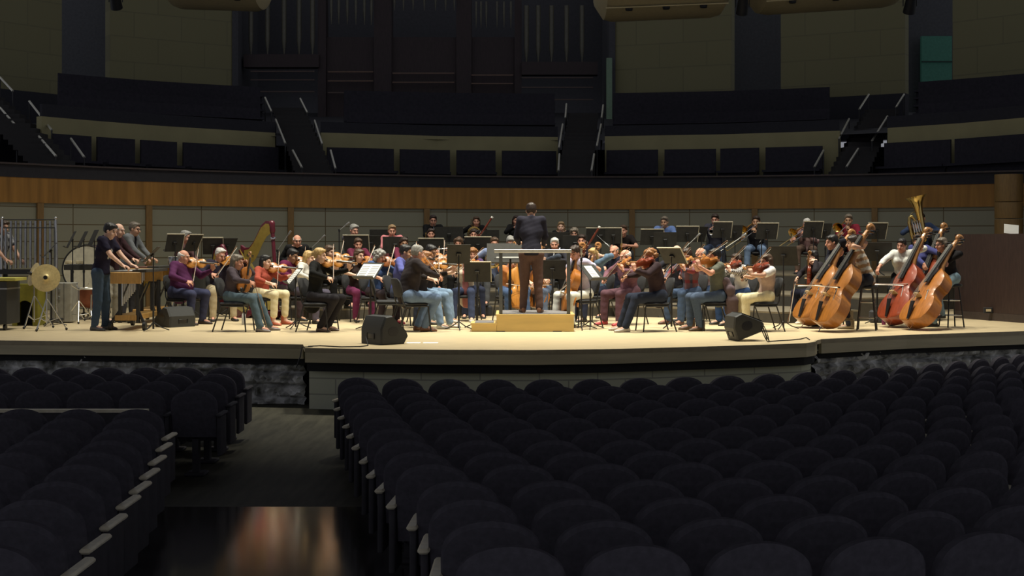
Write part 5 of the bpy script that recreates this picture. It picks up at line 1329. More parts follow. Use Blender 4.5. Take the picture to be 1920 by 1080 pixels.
# cellos
person('c1', 'person in orange jumper and jeans playing cello behind the podium rail', 958, 487, 24.9, 20, hair='short', hc='brown', skin='l', top=(.50, .20, .07), legs=(.06, .10, .20), shoes=blk, head=(0, 12), hold=cello('g', .02, .30, (.04, .50), 20))
person('c2', 'person in dark jumper playing cello beyond the conductor legs', 1012, 480, 25.2, -15, hair='short', hc='dbrown', skin='l', top=(.04, .05, .07), legs=(.10, .13, .20), shoes=(.5, .42, .3), head=(0, 12), hold=cello('o', .05, .30, (0, .50), -15))
person('c3', 'dark haired person in lavender white shirt and pale trousers playing cello', 1082, 466, 23.3, -52, hair='short', hc='dbrown', skin='r', top=(.50, .46, .60), sleeve='short', legs=(.66, .66, .60), shoes=(.05, .05, .055), head=(10, 18), lean=12, hold=cello('o', .05, .34, (.0, .50), -25, swing=-.2), floor=0.)
person('c4', 'blonde person in denim blue top raising one arm to a cello neck', 1115, 469, 25.0, -60, sex='f', hair='bob', hc='blonde', skin='l', top=(.12, .19, .28), sleeve='roll', legs=djeans, shoes=blk, head=(0, 12), hold=cello('o', .05, .34, (.0, .50), -25, lh=.8))
person('m5', 'balding person in dark navy shirt seated beyond the plum shirted violist', 1153, 466, 26.3, -20, hair='fringe', hc='greybrown', skin='r', top=(.020, .022, .040), legs=blk, head=(-20, 12), floor=.0, hold=reach((.10, .40, .92), (-.12, .40, .95)))
# violas
person('a1', 'white haired person in plum shirt and mauve trousers playing viola', 1174, 478, 24.0, -48, hair='fringe', hc='white', skin='r', top=(.16, .075, .10), legs=(.11, .055, .070), shoes=(.36, .03, .04), head=(-15, 16), lean=5, build=1.12, hold=violin('o', 'viola', az=30, roll=50, t=.66), tuck=-.03)
person('a2', 'curly red haired person in dark brown jumper and dark jeans playing viola', 1222, 479, 22.2, -80, hair='curly', hc='ginger', skin='r', top=(.036, .022, .026), legs=(.024, .030, .050), shoes=(.42, .38, .34), head=(15, 6), lean=9, build=1.10, hold=violin('r', 'viola', az=40, roll=42, t=.66, el=0), tuck=-.16)
def plaid(a, b, c_):
    def f(V, tl, tf, tu, col, arm):
        x = np.floor((V[:, 0]+V[:, 1]*.6)*17) % 3; z = np.floor(V[:, 2]*17) % 3
        col[:] = a; col[x == 0] = b; col[z == 0] = c_; col[(x == 0) & (z == 0)] = np.array(b)*.5; return col
    return f
person('a3', 'dark haired person in glasses and red plaid shirt playing viola', 1289, 477, 24.2, -50, hair='receding', hc='dbrown', skin='r', glasses=True, top=(.15, .08, .09), legs=(.055, .085, .15), shoes=(.09, .035, .02), head=(-20, 16), hold=violin('g', 'viola', az=30, roll=50, t=.68), pattern=plaid((.17, .09, .10), (.10, .10, .14), (.22, .045, .05)))
person('a4', 'bald person in dark shirt with face just over the plaid violist', 1270, 464, 26.6, -25, hair='bald', hc='grey', skin='l', top=(.03, .03, .04), legs=blk, head=(-5, 10), floor=0., hold=violin('o', 'viola', az=35, roll=50))
person('a5', 'grey haired person in pale lilac plaid shirt behind the olive T-shirt', 1316, 474, 25.0, -55, hair='fringe', hc='grey', skin='r', top=(.32, .28, .33), legs=(.05, .08, .16), shoes=blk, head=(-5, 14), hold=violin('o', 'viola', az=28, roll=50, t=.62), pattern=plaid((.34, .30, .35), (.14, .12, .20), (.30, .18, .22)))
person('a6', 'black haired person in olive grey T-shirt and jeans playing viola', 1341, 479, 22.4, -84, hair='short', hc='black', skin='r', top=(.115, .120, .095), sleeve='short', legs=(.075, .105, .165), shoes=(.10, .06, .035), boot=True, head=(5, 8), lean=2, build=1.08, hold=violin('o', 'viola', az=42, roll=36, t=.40, el=6, swing=-25), tuck=.06)
person('a7', 'dark haired person in white checked blouse and jeans playing viola', 1382, 486, 23.9, -70, sex='f', hair='bob', hc='dbrown', skin='l', top=(.62, .60, .58), legs=(.032, .065, .16), shoes=blk, head=(5, 8), hold=violin('r', 'viola', az=40, roll=42, t=.5, el=2), pattern=lambda V, tl, tf, tu, col, arm: np.where((arm & (((np.floor(V[:, 2]*36)+np.floor(tf*36)) % 2) < 1))[:, None], np.array((.10, .09, .10)), col))
person('a8', 'long brown haired person in beige vest and cream trousers playing viola', 1437, 489, 22.25, -82, sex='f', hair='long', hc='brown', skin='p', top=(.42, .30, .25), vest=(.75, .72, .70), sleeve='short', legs=(.74, .66, .42), shoes=(.3, .25, .2), head=(5, 6), lean=-4, build=1.05, hold=violin('r', 'viola', az=40, roll=42, t=.5, el=0), tuck=.06)
# saxophone, trumpets, trombones, tuba on the top riser
person('t1', 'short haired person in black T-shirt playing saxophone', 1169, 418, 30.2, -8, hair='short', hc='brown', skin='r', top=(.018, .014, .014), sleeve='short', legs=djeans, head=(-10, 4), hold=wind('sax', 15))
person('t2', 'grey haired person in blue shirt playing trumpet', 1246, 415, 30.2, -10, hair='short', hc='greybrown', skin='t', top=(.12, .19, .42), legs=djeans, head=(-12, 6), hold=wind('trumpet', 28, -8))
person('t3', 'dark haired person in navy jacket playing trumpet beside music stands', 1341, 410, 30.2, -12, hair='short', hc='dbrown', skin='r', top=(.045, .045, .065), legs=jeans, head=(-8, 10), hold=wind('trumpet', 22, 0))
person('t4', 'short haired person in black T-shirt and jeans playing trombone', 1418, 414, 29.8, -14, hair='short', hc='dbrown', skin='t', top=(.016, .015, .018), sleeve='short', legs=(.16, .23, .36), head=(-4, 6), hold=wind('trombone', 24, -32, ext=.4))
person('t5', 'white haired person in pink plaid shirt playing trombone', 1513, 419, 29.6, -16, hair='short', hc='white', skin='r', top=(.3, .16, .16), legs=(.13, .085, .065), head=(-10, 10), hold=wind('trombone', 24, -35, ext=.3), pattern=plaid((.30, .18, .18), (.10, .06, .06), (.42, .28, .27)))
person('t6', 'grey haired person in red jumper playing trombone under the bass scroll', 1591, 411, 29.2, -14, hair='short', hc='greybrown', skin='t', top=(.20, .018, .035), legs=blk, head=(-4, 8), hold=wind('trombone', 20, -20, ext=.3))
person('t7', 'person in blue jumper and dark cap playing tuba', 1727, 408, 28.6, -18, hair='cap', hc='black', skin='t', top=(.035, .055, .12), legs=blk, head=(-5, 8), hold=wind('tuba'))
# double basses and friend
person('b0', 'long black haired pale person in black top seated beside the basses', 1526, 480, 24.4, -70, sex='f', hair='long', hc='black', skin='l', top=(.020, .016, .020), legs=(.015, .016, .030), shoes=(.6, .55, .45), head=(-5, 4), hold=violin('r', 'viola', rest=True))
person('b1', 'black haired person in dark navy jumper playing the outer double bass', 1562, 452, 23.7, -80, 'stool', hair='short', hc='black', skin='r', top=(.014, .014, .022), legs=blk, shoes=(.45, .42, .30), head=(0, 8), hold=bass('a', (1508, 586, 23.0), (1606, 418, 23.5), (-.88, -.38, .25), lh=.62), floor=0.)
def stripes(V, tl, tf, tu, col, arm):
    b = (np.floor(tu*9.5) % 2) < 1; col[:] = (.62, .58, .50); col[b] = (.36, .22, .115); return col
person('b2', 'dark haired person in tan and white striped polo shirt playing double bass', 1605, 453, 22.5, -108, 'stool', hair='short', hc='dbrown', skin='p', top=(.6, .56, .48), sleeve='short', legs=(.030, .032, .045), shoes=(.22, .17, .10), boot=True, head=(0, 4), lean=16, hold=bass('a', (1541, 594, 22.0), (1634, 424, 22.3), (-.88, -.36, .25), lh=.80), pattern=stripes, floor=0.)
person('b3', 'dark haired person in white polo shirt playing reddish double bass', 1691, 458, 23.8, -22, 'stool', sex='f', hair='bun', hc='black', skin='r', top=(.66, .66, .62), sleeve='roll', legs=blk, shoes=blk, head=(-15, 8), hold=bass('r', (1671, 576, 23.1), (1733, 437, 23.6), (-.84, -.40, .3), lh=.80, bowdir=(1, -.35, -.02), bt=.7), floor=0.)
person('b4', 'grey brown haired person in glasses and black jumper playing double bass', 1768, 456, 23.2, -78, 'stool', sex='f', hair='long', hc='greybrown', skin='r', glasses=True, top=(.016, .015, .017), legs=(.22, .32, .38), shoes=blk, head=(5, 6), lean=14, hold=bass('o', (1711, 593, 22.4), (1801, 443, 23.0), (-.87, -.38, .25), lh=.32, bow=False), R=((np.array((-.30, .10, .62))), (0, -.3, -1), (0, -1, 0)), floor=0.)
person('b5', 'curly brown haired person in glasses and violet blue shirt playing rear double bass', 1722, 449, 25.6, -40, 'stool', sex='f', hair='curly', hc='brown', skin='r', glasses=True, top=(.07, .075, .22), legs=blk, shoes=blk, head=(0, 8), hold=bass('r', (1725, 560, 25.2), (1762, 440, 25.6), (-.80, -.45, .3), lh=.5), floor=0.)
# ------------------------------------------------------------------ music stands
ST = [ # u, v, Y, yaw, label, tilt, sheet, lip, wide
 (93, 468, 23.5, -70, 'black stand angled over the suspended cymbals', 42, None, 0, .5),
 (133, 449, 25.2, -68, 'black stand seen edge on, first right of the tubular bells', 26, None, 0, .5),
 (154, 449, 25.5, -66, 'black stand seen edge on, second right of the tubular bells', 26, None, 0, .5),
 (174, 446, 25.9, -64, 'black stand half hidden by the marimba player', 24, None, 0, .5),
 (284, 478, 22.25, -82, 'black stand steeply tilted over the marimba', 44, 'one', 0, .5),
 (327, 457, 25.5, 222, 'black stand in front of the seated mauve shirted player', 20, None, 1, .34),
 (362, 455, 25.9, 252, 'black stand just past the seated mauve shirted player', 26, None, 1, .46),
 (399, 462, 26.6, 188, 'black cream edged stand behind the white haired violinist', 22, None, 1, .38),
 (425, 461, 26.8, 238, 'black stand with upright sheet behind the white haired violinist', 26, 'one', 0, .46),
 (551, 516, 22.75, -72, 'black stand between red top and black cardigan violinists', 40, 'wide', 0, .5),
 (692, 508, 22.5, -42, 'black stand holding a big white page above the middle wedge', 40, 'wide', 0, .5),
 (860, 476, 22.5, 186, 'black stand shown from behind beside the cream cardigan violinist', 24, None, 0, .38),
 (895, 509, 22.9, 176, 'black stand shown from behind near the podium step', 16, None, 1, .44),
 (1036, 505, 23.6, 172, 'dark stand under the podium rail beside conductor legs', 18, None, 0, .46),
 (1110, 511, 22.7, 55, 'black stand tilted toward the plum shirted violist', 42, 'one', 0, .48),
 (1261, 479, 22.9, 140, 'black stand shown from behind next to red haired violist', 40, None, 1, .44),
 (1470, 478, 22.7, 150, 'black stand shown from behind next to beige vest violist', 20, None, 0, .46),
 (1645, 472, 24.0, 160, 'dark stand between striped polo and white polo bassists', 18, None, 0, .5),
 (668, 456, 27.5, 176, 'cream edged stand in front of the grey shirted woodwind player', 20, None, 1, .5),
 (694, 456, 27.7, 215, 'stand with bright page beside the grey shirted woodwind player', 22, 'one', 0, .42),
 (741, 460, 27.5, 186, 'black stand in front of the pink shirt', 16, None, 0, .50),
 (718, 446, 29.4, 178, 'wide black stand beyond the pink shirted player', 14, None, 0, .56),
 (809, 463, 28.0, 176, 'cream edged stand under the long haired horn player', 22, None, 1, .50),
 (842, 441, 30.4, 180, 'wide black stand next to the glasses wearing oboist', 12, None, 0, .62),
 (896, 459, 27.9, 182, 'cream edged stand in front of the tilted bassoon', 22, None, 1, .52),
 (912, 444, 30.3, 180, 'black stand behind the tilted bassoon', 14, None, 0, .56),
 (1046, 450, 29.2, 184, 'black stand in front of the blonde clarinettist', 14, None, 0, .50),
 (1078, 456, 28.3, 184, 'black stand in front of the curly haired player in glasses', 14, None, 0, .50),
 (1126, 441, 29.3, 186, 'wide cream topped stand between bassoons and saxophone', 18, None, 1, .62),
 (1150, 443, 29.0, 176, 'narrow black stand beside the saxophone', 18, None, 1, .34),
 (1222, 446, 28.9, 190, 'cream edged stand in front of the blue shirted trumpeter', 18, None, 1, .48),
 (1247, 451, 28.5, 184, 'plain black stand in front of the blue shirted trumpeter', 18, None, 0, .48),
 (1288, 438, 28.9, 192, 'cream topped stand between the two trumpeters', 18, None, 1, .48),
 (1313, 440, 29.1, 225, 'black stand with sheet edge between the two trumpeters', 20, 'one', 0, .40),
 (1354, 432, 28.6, 192, 'cream topped stand in front of the navy jacket trumpeter', 18, None, 1, .40),
 (1377, 436, 28.9, 196, 'black stand beside the navy jacket trumpeter', 18, None, 0, .34),
 (1438, 433, 28.3, 194, 'cream topped stand in front of the black shirted trombonist', 18, None, 1, .46),
 (1524, 431, 28.1, 196, 'cream topped stand in front of the pink plaid trombonist', 18, None, 1, .42),
 (1546, 434, 28.4, 200, 'black stand beside the pink plaid trombonist', 18, None, 0, .30),
 (1644, 433, 28.0, 198, 'cream topped stand in front of the tuba player', 18, None, 1, .44),
]
for u, v, Y, yaw, lab, tilt, sh, lip, wide in ST:
    stand(u, v, Y, yaw, lab, tilt=tilt, sheet=sh, lip=bool(lip), wide=wide)
# conductor's wide desk beyond the podium
stand(955, 476, 24.05, 0, 'wide black conductor desk beyond the podium rail', tilt=24, sheet=None, wide=.78, tall=.38)
o = MB(); o.box((-.24, -.16, 0), (.24, .16, .012)); o.box((-.235, -.155, .012), (.235, .155, .02)); o = o.build('score_book', M_paper, smooth=False)
o.location = at(957, 484, 23.55); tag(o, 'open white score lying on the small shelf under the conductor desk', 'score')
r = thing('score_shelf', 'small black shelf table carrying the white score by the podium', 'stand', (at(957, 484, 23.55).x, 23.55, 0)); zt = o.location.z
mb = MB(); mb.box((-.27, -.18, zt-.015), (.27, .18, zt-.001)); mb.build('top', M_desk, r, smooth=False)
mb = MB(); mb.tube([(0, 0, .03), (0, 0, zt-.015)], .016, 8); mb.lathe([(.2, 0), (.2, .015), (.03, .03)], 16); mb.build('pole', M_black, r)

# ------------------------------------------------------------------ microphones
def mic(u0, v0, u1, v1, Y, label, base_u=None):
    """boom from its clamp (u0, v0) to the microphone head (u1, v1)"""
    A, B = at(u0, v0, Y), at(u1, v1, Y); z0 = floor_z(A.x, Y); r = thing('microphone_stand', label, 'microphone', (A.x, Y, z0)); a = A-r.location; b = B-r.location
    mb = MB(); mb.tube([(0, 0, .02), (0, 0, a.z)], .011, 8); mb.lathe([(.02, a.z-.03), (.022, a.z+.02)], 8); mb.build('pole', M_black, r)
    if (b-a).length > .05:
        mb = MB(); mb.tube([a-(b-a)*.25, b], .007, 6); mb.build('boom', M_greym, r)
    mb = MB(); d = (b-a).normalized() if (b-a).length > .05 else Vector((0, 0, 1)); mb.tube([b-d*.02, b+d*.05, b+d*.06, b+d*.14], [.012, .012, .02, .02], 10); mb.build('microphone_head', M_greym, r)
    for k in range(3):
        q = PI/6+k*2*PI/3; mb = MB(); mb.tube([(0, 0, .10), (.30*math.cos(q), .30*math.sin(q), .012)], .009, 6); mb.build('leg', M_black, r)
mic(636, 432, 645, 425, 27.4, 'tall black microphone stand beside the grey shirted woodwind player')
mic(583, 466, 600, 450, 27.2, 'silver boom microphone between harp and woodwinds')
mic(520, 470, 538, 444, 26.8, 'boom microphone reaching up next to the harp column')
mic(1118, 440, 1133, 454, 28.4, 'boom microphone dipping between the cream topped stands')
mic(1428, 450, 1444, 432, 28.6, 'boom microphone next to the black shirted trombonist')
mic(1272, 476, 1303, 447, 26.8, 'long silver boom microphone rising above the red haired violist')
mic(1358, 466, 1388, 446, 27.2, 'silver boom microphone rising behind the olive T-shirt')
mic(1090, 486, 1090, 482, 22.55, 'upright black microphone stand at the podium corner')

# ------------------------------------------------------------------ floor wedges, cables, papers
M_wedge = mat('wedge_paint', (.030, .031, .030), .6, bump=.15, scale=160)
M_grille = mat('wedge_grille', (.020, .021, .020), .7, bump=.4, scale=300)
def wedge(u, v, w, d, h, yaw, label, roll=0):
    p = atz(u, v, 0); r = thing('monitor_speaker', label, 'speaker', p, math.radians(yaw)); r.location.z += abs(math.sin(math.radians(roll)))*d/2; r.rotation_euler = (math.radians(roll), 0, math.radians(yaw))
    prof = [(-d/2, .0), (d*.36, 0), (d/2, h*.26), (d*.46, h*.38), (-d*.10, h), (-d*.34, h*.97), (-d/2, h*.55)]
    mb = MB(); e = .03
    rings = []
    for x, s in ((-w/2, .93), (-w/2+e, 1), (w/2-e, 1), (w/2, .93)): rings.append([Vector((x, y*s, h*.45+(z-h*.45)*s)) for y, z in prof])
    mb.rings(rings, None, True); mb.build('cabinet', M_wedge, r, angle=25)
    a, b = Vector((0, d*.455, h*.40)), Vector((0, -d*.09, h*.985)); nrm = Vector((0, (b-a).z, -(b-a).y)).normalized()
    mb = MB(); q = [Vector((sx*w*.44, p_.y, p_.z))+nrm*o_ for o_ in (.0, .012) for sx, p_ in ((-1, a), (1, a), (1, b), (-1, b))]; mb.add(q, [(0, 3, 2, 1), (4, 5, 6, 7), (0, 1, 5, 4), (1, 2, 6, 5), (2, 3, 7, 6), (3, 0, 4, 7)]); mb.build('grille', M_grille, r, smooth=False)
    for sx in (-1, 1):
        mb = MB(); out = [(.085*math.cos(2*PI*k/20), .065*math.sin(2*PI*k/20)) for k in range(20)]
        mb.rings([[Vector((sx*(w/2-.001+t), -.03+y, h*.45+z)) for y, z in out] for t in (0, .004)], None, True); mb.build('side_handle', M_ebony, r)
    mb = MB(); mb.rbox((-.09, -d/2-.004, h*.18), (.09, -d/2+.01, h*.40), .02); mb.build('rear_panel', M_ebony, r)
wedge(327, 612, .52, .50, .335, 48, 'black floor monitor in front of the marimba and purple jumper')
wedge(721, 644, .52, .46, .40, -50, 'black floor monitor at the stage lip below the big white page')
wedge(1401, 638, .42, .46, .36, -78, 'black floor monitor with looped cable at the stage lip', 20)
def cable(pts, label, r=.008):
    mb = MB(); mb.tube(pts, r, 6); o = mb.build('audio_cable', M_black); tag(o, label, 'cable'); return o
def fl(u, v): p = atz(u, v, 0); return (p.x, p.y, .009)
cable([fl(578, 650.6), fl(600, 649.5), fl(640, 651.5), fl(675, 651), fl(690, 649), (fl(686, 648)[0], fl(686, 648)[1], .12)], 'black cable running along the lip to the middle floor monitor')
p = atz(571, 652, 0); cable([(p.x+.1, p.y+.05, .012), (p.x-.03, p.y-.03, .01), (p.x-.05, p.y-.06, -.12), (p.x-.10, p.y-.07, -.26)], 'black cable hanging down the step in the stage edge')
a = atz(1424, 643, 0)
pts = []
for k in range(28):
    t = k/27*2*PI*1.9; pts.append((a.x+.06+.05*math.cos(t)+.05*k/27, a.y+.02+.02*math.sin(t*.5), .13-.12*math.cos(t+.4)+.0))
cable(pts, 'black cable looped behind the house-right floor monitor', .007)
cable([fl(1440, 641.5), fl(1460, 640), fl(1480, 639), fl(1500, 637), fl(1512, 634), fl(1518, 638)], 'black cable trailing along the lip from the house-right floor monitor')
for i, (u0, u1) in enumerate(((762, 788), (793, 821))):
    p0, p1 = atz(u0, 643.5, 0), atz(u1, 643.5, 0); mb = MB(); mb.box((p0.x, p0.y-.06, .001), (p1.x, p0.y+.12, .004)); o = mb.build('floor_paper', M_paper, smooth=False); tag(o, 'white paper flat on the stage lip, %s the middle floor monitor' % ('nearer' if i == 0 else 'farther from'), 'paper')

# ------------------------------------------------------------------ harps
M_harpw = varnish('harp_maroon', (.10, .012, .022)); M_gold = mat('harp_gold', (.42, .30, .06), .35, metal=.5)
def make_harp():
    r = thing('harp')
    mb = MB(); mb.tube([(0, 0, .12), (.01, 0, .9), (.02, 0, 1.60)], [.035, .032, .036], 14); mb.lathe([(.04, 1.58), (.055, 1.62), (.05, 1.70), (.06, 1.76), (.045, 1.80), (.02, 1.815)], 16, Matrix.Translation((.02, 0, 0))); mb.build('column', M_harpw, r)
    mb = MB(); mb.lathe([(.056, 1.46), (.060, 1.48), (.056, 1.50)], 16, Matrix.Translation((.018, 0, 0))); mb.build('column_ring', M_silver, r)
    path = [(0.0, 1.74), (-.10, 1.76), (-.22, 1.70), (-.34, 1.56), (-.46, 1.42), (-.58, 1.33), (-.70, 1.32), (-.80, 1.38)]
    rings = []
    for i, (x, z) in enumerate(path):
        w = .055+.01*math.sin(i); rings.append([Vector((x, y, z+q)) for y, q in ((-.028, -w), (.028, -w), (.036, 0), (.028, w), (-.028, w), (-.036, 0))])
    mb = MB(); mb.rings(rings, None, True); mb.build('neck', M_harpw, r)
    mb = MB(); rings = [[Vector((x, -.040-q, z-.10+s)) for q, s in ((0, -.07-.13*t_), (.006, -.07-.13*t_), (.006, .11), (0, .11))] for (x, z), t_ in zip(path[:-1], (.0, .5, 1., 1.2, 1.1, .8, .5))]; mb.rings(rings, None, True); mb.build('neck_plate', M_gold, r)
    A, B = Vector((-.82, 0, 1.36)), Vector((-.10, 0, .16)); rings = []
    for k in range(9):
        t = k/8; p = A.lerp(B, t); w = .05+.14*t; d = Vector((-.86, 0, -.51))
        rings.append([p+Vector((0, w, 0)), p+d*w*.9+Vector((0, w*.75, 0)), p+d*(w*1.25), p+d*w*.9+Vector((0, -w*.75, 0)), p+Vector((0, -w, 0))])
    mb = MB(); mb.rings(rings, None, True); mb.build('soundbox', M_harpw, r)
    mb = MB(); n = Vector((.86, 0, .51))*.006; q = [A+Vector((0, .045, 0)), A-Vector((0, .045, 0)), B-Vector((0, .18, 0)), B+Vector((0, .18, 0))]; mb.add([p for p in q]+[p+n for p in q], [(0, 1, 2, 3), (4, 7, 6, 5), (0, 4, 5, 1), (1, 5, 6, 2), (2, 6, 7, 3), (3, 7, 4, 0)]); mb.build('soundboard', M_gold, r, smooth=False)
    mb = MB(); mb.rbox((-.30, -.22, .0), (.09, .22, .14), .05); mb.build('base', M_harpw, r)
    mb = MB()
    for k in range(32):
        t = .03+k/31*.93; p = A.lerp(B, t); i = (1-t)*6.6; j = min(int(i), 6); f = i-j; x = path[j][0]+(path[j+1][0]-path[j][0])*f; z = path[j][1]+(path[j+1][1]-path[j][1])*f
        mb.tube([p+n, (x, -.03, z-.1)], .0018, 4)
    mb.build('strings', M_string, r)
    return r
h1 = make_harp(); p = at(522, 500, 25.7); h1.location = (p.x, 25.7, 0); h1.rotation_euler = (0, math.radians(-6), math.radians(-34)); h1.location.z = .02; tag(h1, 'tall maroon concert harp with gold inner face', 'harp')
h2 = copy_tree(h1); p = at(480, 470, 27.0); h2.location = (p.x+.12, 26.2, .02); h2.rotation_euler = (0, math.radians(-30), math.radians(-25)); h2.scale = (.92, .92, .86); tag(h2, 'second maroon harp tipped low behind the tall harp', 'harp')

# ------------------------------------------------------------------ percussion, house left
def tripod(r, h, spread, m, n=3, a0=.3, foot=True):
    mb = MB(); mb.tube([(0, 0, .10), (0, 0, h)], .012, 8); mb.build('pole', m, r)
    for k in range(n):
        q = a0+k*2*PI/n; mb = MB(); c, s = math.cos(q), math.sin(q)
        mb.tube([(.015*c, .015*s, h*.62), (spread*c, spread*s, .02)], .010, 6); mb.tube([(.015*c, .015*s, .14), (spread*.62*c, spread*.62*s, .02+.62*0+(h*.62-.02)*.38)], .007, 6); l = mb.build('leg', m, r)
        if foot: mb = MB(); mb.ball((spread*c, spread*s, .022), .022, 8); mb.build('rubber_foot', M_black, l)
# tubular bells
Yb = 24.0; xb0, xb1 = yz(3, Yb), yz(106, Yb)
r = thing('tubular_bells', 'tall set of silver tubular bells on a rack', 'tubular bells', ((xb0+xb1)/2, Yb, 0)); w = (xb1-xb0)/2
for s in (-1, 1):
    mb = MB(); mb.tube([(s*w, 0, .06), (s*w, 0, zat(470, Yb)), (s*w*.97, 0, zat(410, Yb))], [.024, .024, .018], 10); mb.ball((s*w*.97, 0, zat(409, Yb)), .026, 8); mb.build('frame_post', M_chrome, r)
    mb = MB(); mb.rbox((s*w-.04, -.28, .05), (s*w+.04, .28, .10), .02); b = mb.build('foot', M_black, r)
    for y in (-.24, .24): mb = MB(); mb.tube([(s*w-.015, y, .032), (s*w+.015, y, .032)], .032, 10); mb.build('castor', M_black, b)
for v, rr in ((412, .010), (427, .008)):
    mb = MB(); mb.tube([(-w, 0, zat(v, Yb)), (w, 0, zat(v, Yb))], rr, 8); mb.build('crossbar', M_black, r)
mb = MB(); mb.box((-w, -.10, zat(514, Yb)), (w, .10, zat(505, Yb))); mb.build('damper_box', M_black, r, smooth=False)
for k in range(20):
    fr = (k//2+.5*(k % 2))/9.6; x = -w*.80+fr*w*1.72; acc = k % 2; y = -.06 if not acc else .07
    zt = zat(428 if not acc else 414, Yb); zb = zat(503-k*1.0, Yb)
    zb = zat(504-k*.25, Yb)
    mb = MB(); mb.lathe([(.021, zb), (.021, zt-.02), (.023, zt-.02), (.023, zt)], 12, Matrix.Translation((x, y, 0))); mb.build('bell_tube', M_bell, r)
# yellow topped trap table, black road case, olive case
r = thing('road_case', 'black road case with metal band and castors at the stage corner', 'case', (yz(0, 22.6), 22.6, 0)); hw = .22
mb = MB(); mb.rbox((-hw, -.3, .10), (hw, .3, zat(527, 22.6)), .01); mb.build('box', M_wedge, r)
mb = MB(); mb.box((-hw-.005, -.305, zat(543, 22.3)), (hw+.005, .305, zat(540, 22.3))); mb.build('metal_band', M_greym, r, smooth=False)
for x in (-.17, .17):
    mb = MB(); mb.tube([(x-.02, -.24, .05), (x+.02, -.24, .05)], .05, 12); mb.build('castor', M_black, r)
o = MB(); o.rbox((-.30, -.26, 0), (.24, .26, .05), .01); o = o.build('yellow_board', mat('yellow_board', (.50, .46, .10), .6)); o.location = (yz(10, 22.5), 22.55, zat(526, 22.6)+.002); tag(o, 'yellow padded board lying on the black road case', 'board')
r = thing('olive_case', 'olive yellow case with dark arched opening behind the road case', 'case', (yz(47, 23.6), 23.6, 0)); m = mat('olive_panel', (.22, .20, .018), .6)
wv = .215; zt = zat(533, 23.6)
out = [(-wv, 0), (-.135, 0)]+[(-.135+.135*(1-math.cos(PI*k/12)), .30+.13*math.sin(PI*k/12)) for k in range(13)]+[(.135, 0), (wv, 0), (wv, zt), (-wv, zt)]
mb = MB(); mb.prism(out, -.02, .02, Matrix.Rotation(PI/2, 4, 'X')); mb.build('front_panel', m, r, smooth=False)
mb = MB(); mb.box((-wv, .02, 0), (-wv+.02, .4, zt)); mb.box((wv-.02, .02, 0), (wv, .4, zt)); mb.box((-wv, .02, zt-.02), (wv, .4, zt)); mb.build('shell', m, r, smooth=False)
mb = MB(); mb.box((-wv+.02, .36, 0), (wv-.02, .38, zt-.03)); mb.build('back_panel', M_ebony, r, smooth=False)
# suspended cymbals
M_cym = mat('cymbal_bronze', (.72, .56, .25), .42, metal=.35, var=.12, scale=30)
def cymbal(u, v, Y, R, tilt, rz, label, base_h):
    p = at(u, v, Y); r = thing('cymbal_stand', label, 'cymbal', (p.x, Y+.05, 0)); z = p.z
    M = Matrix.Translation((0, -.05, z)) @ Matrix.Rotation(math.radians(rz), 4, 'Z') @ Matrix.Rotation(math.radians(tilt), 4, 'X')
    prof = [(.004, .032), (.03, .03), (.055, .014), (.06, .010), (R*.6, .004), (R, -.008), (R*.99, -.011), (R*.6, .001), (.05, .006), (.004, .026)]
    mb = MB(); mb.rings([[M @ Vector((a*math.cos(2*PI*k/40), a*math.sin(2*PI*k/40), b)) for k in range(40)] for a, b in prof], None, False); mb.build('cymbal', M_cym, r)
    mb = MB(); mb.lathe([(.03, .03), (.034, .036), (.03, .06), (.008, .062), (.008, .10)], 12, M); mb.build('felt_and_nut', M_ebony, r)
    mb = MB(); mb.tube([(0, 0, z*.6), (0, .03, z-.05), M @ Vector((0, 0, .0))], .009, 8); mb.build('tilter', M_chrome, r)
    tripod(r, z*.95, .30, M_chrome)
cymbal(86, 521, 22.3, .225, 80, 8, 'large bronze cymbal facing out on a chrome tripod', 0)
cymbal(62, 514, 22.9, .20, 72, -50, 'second bronze cymbal turned edge on behind the large one', 0)
# grey amplifier case
r = thing('grey_case', 'pale grey equipment case with two latches behind the cymbals', 'case', (yz(120, 24.6), 24.6, 0)); m = mat('pale_grey_case', (.30, .29, .25), .6); zt = zat(530, 24.6)
mb = MB(); mb.rbox((-.19, -.2, .02), (.19, .2, zt), .015); mb.build('box', m, r)
for z in (zt*.82, zt*.62): mb = MB(); mb.rbox((-.06, -.212, z-.03), (.0, -.198, z+.03), .006); mb.build('latch', M_greym, r)
mb = MB(); mb.box((.06, -.206, .03), (.075, -.2, zt)); mb.build('corner_strip', M_greym, r, smooth=False)
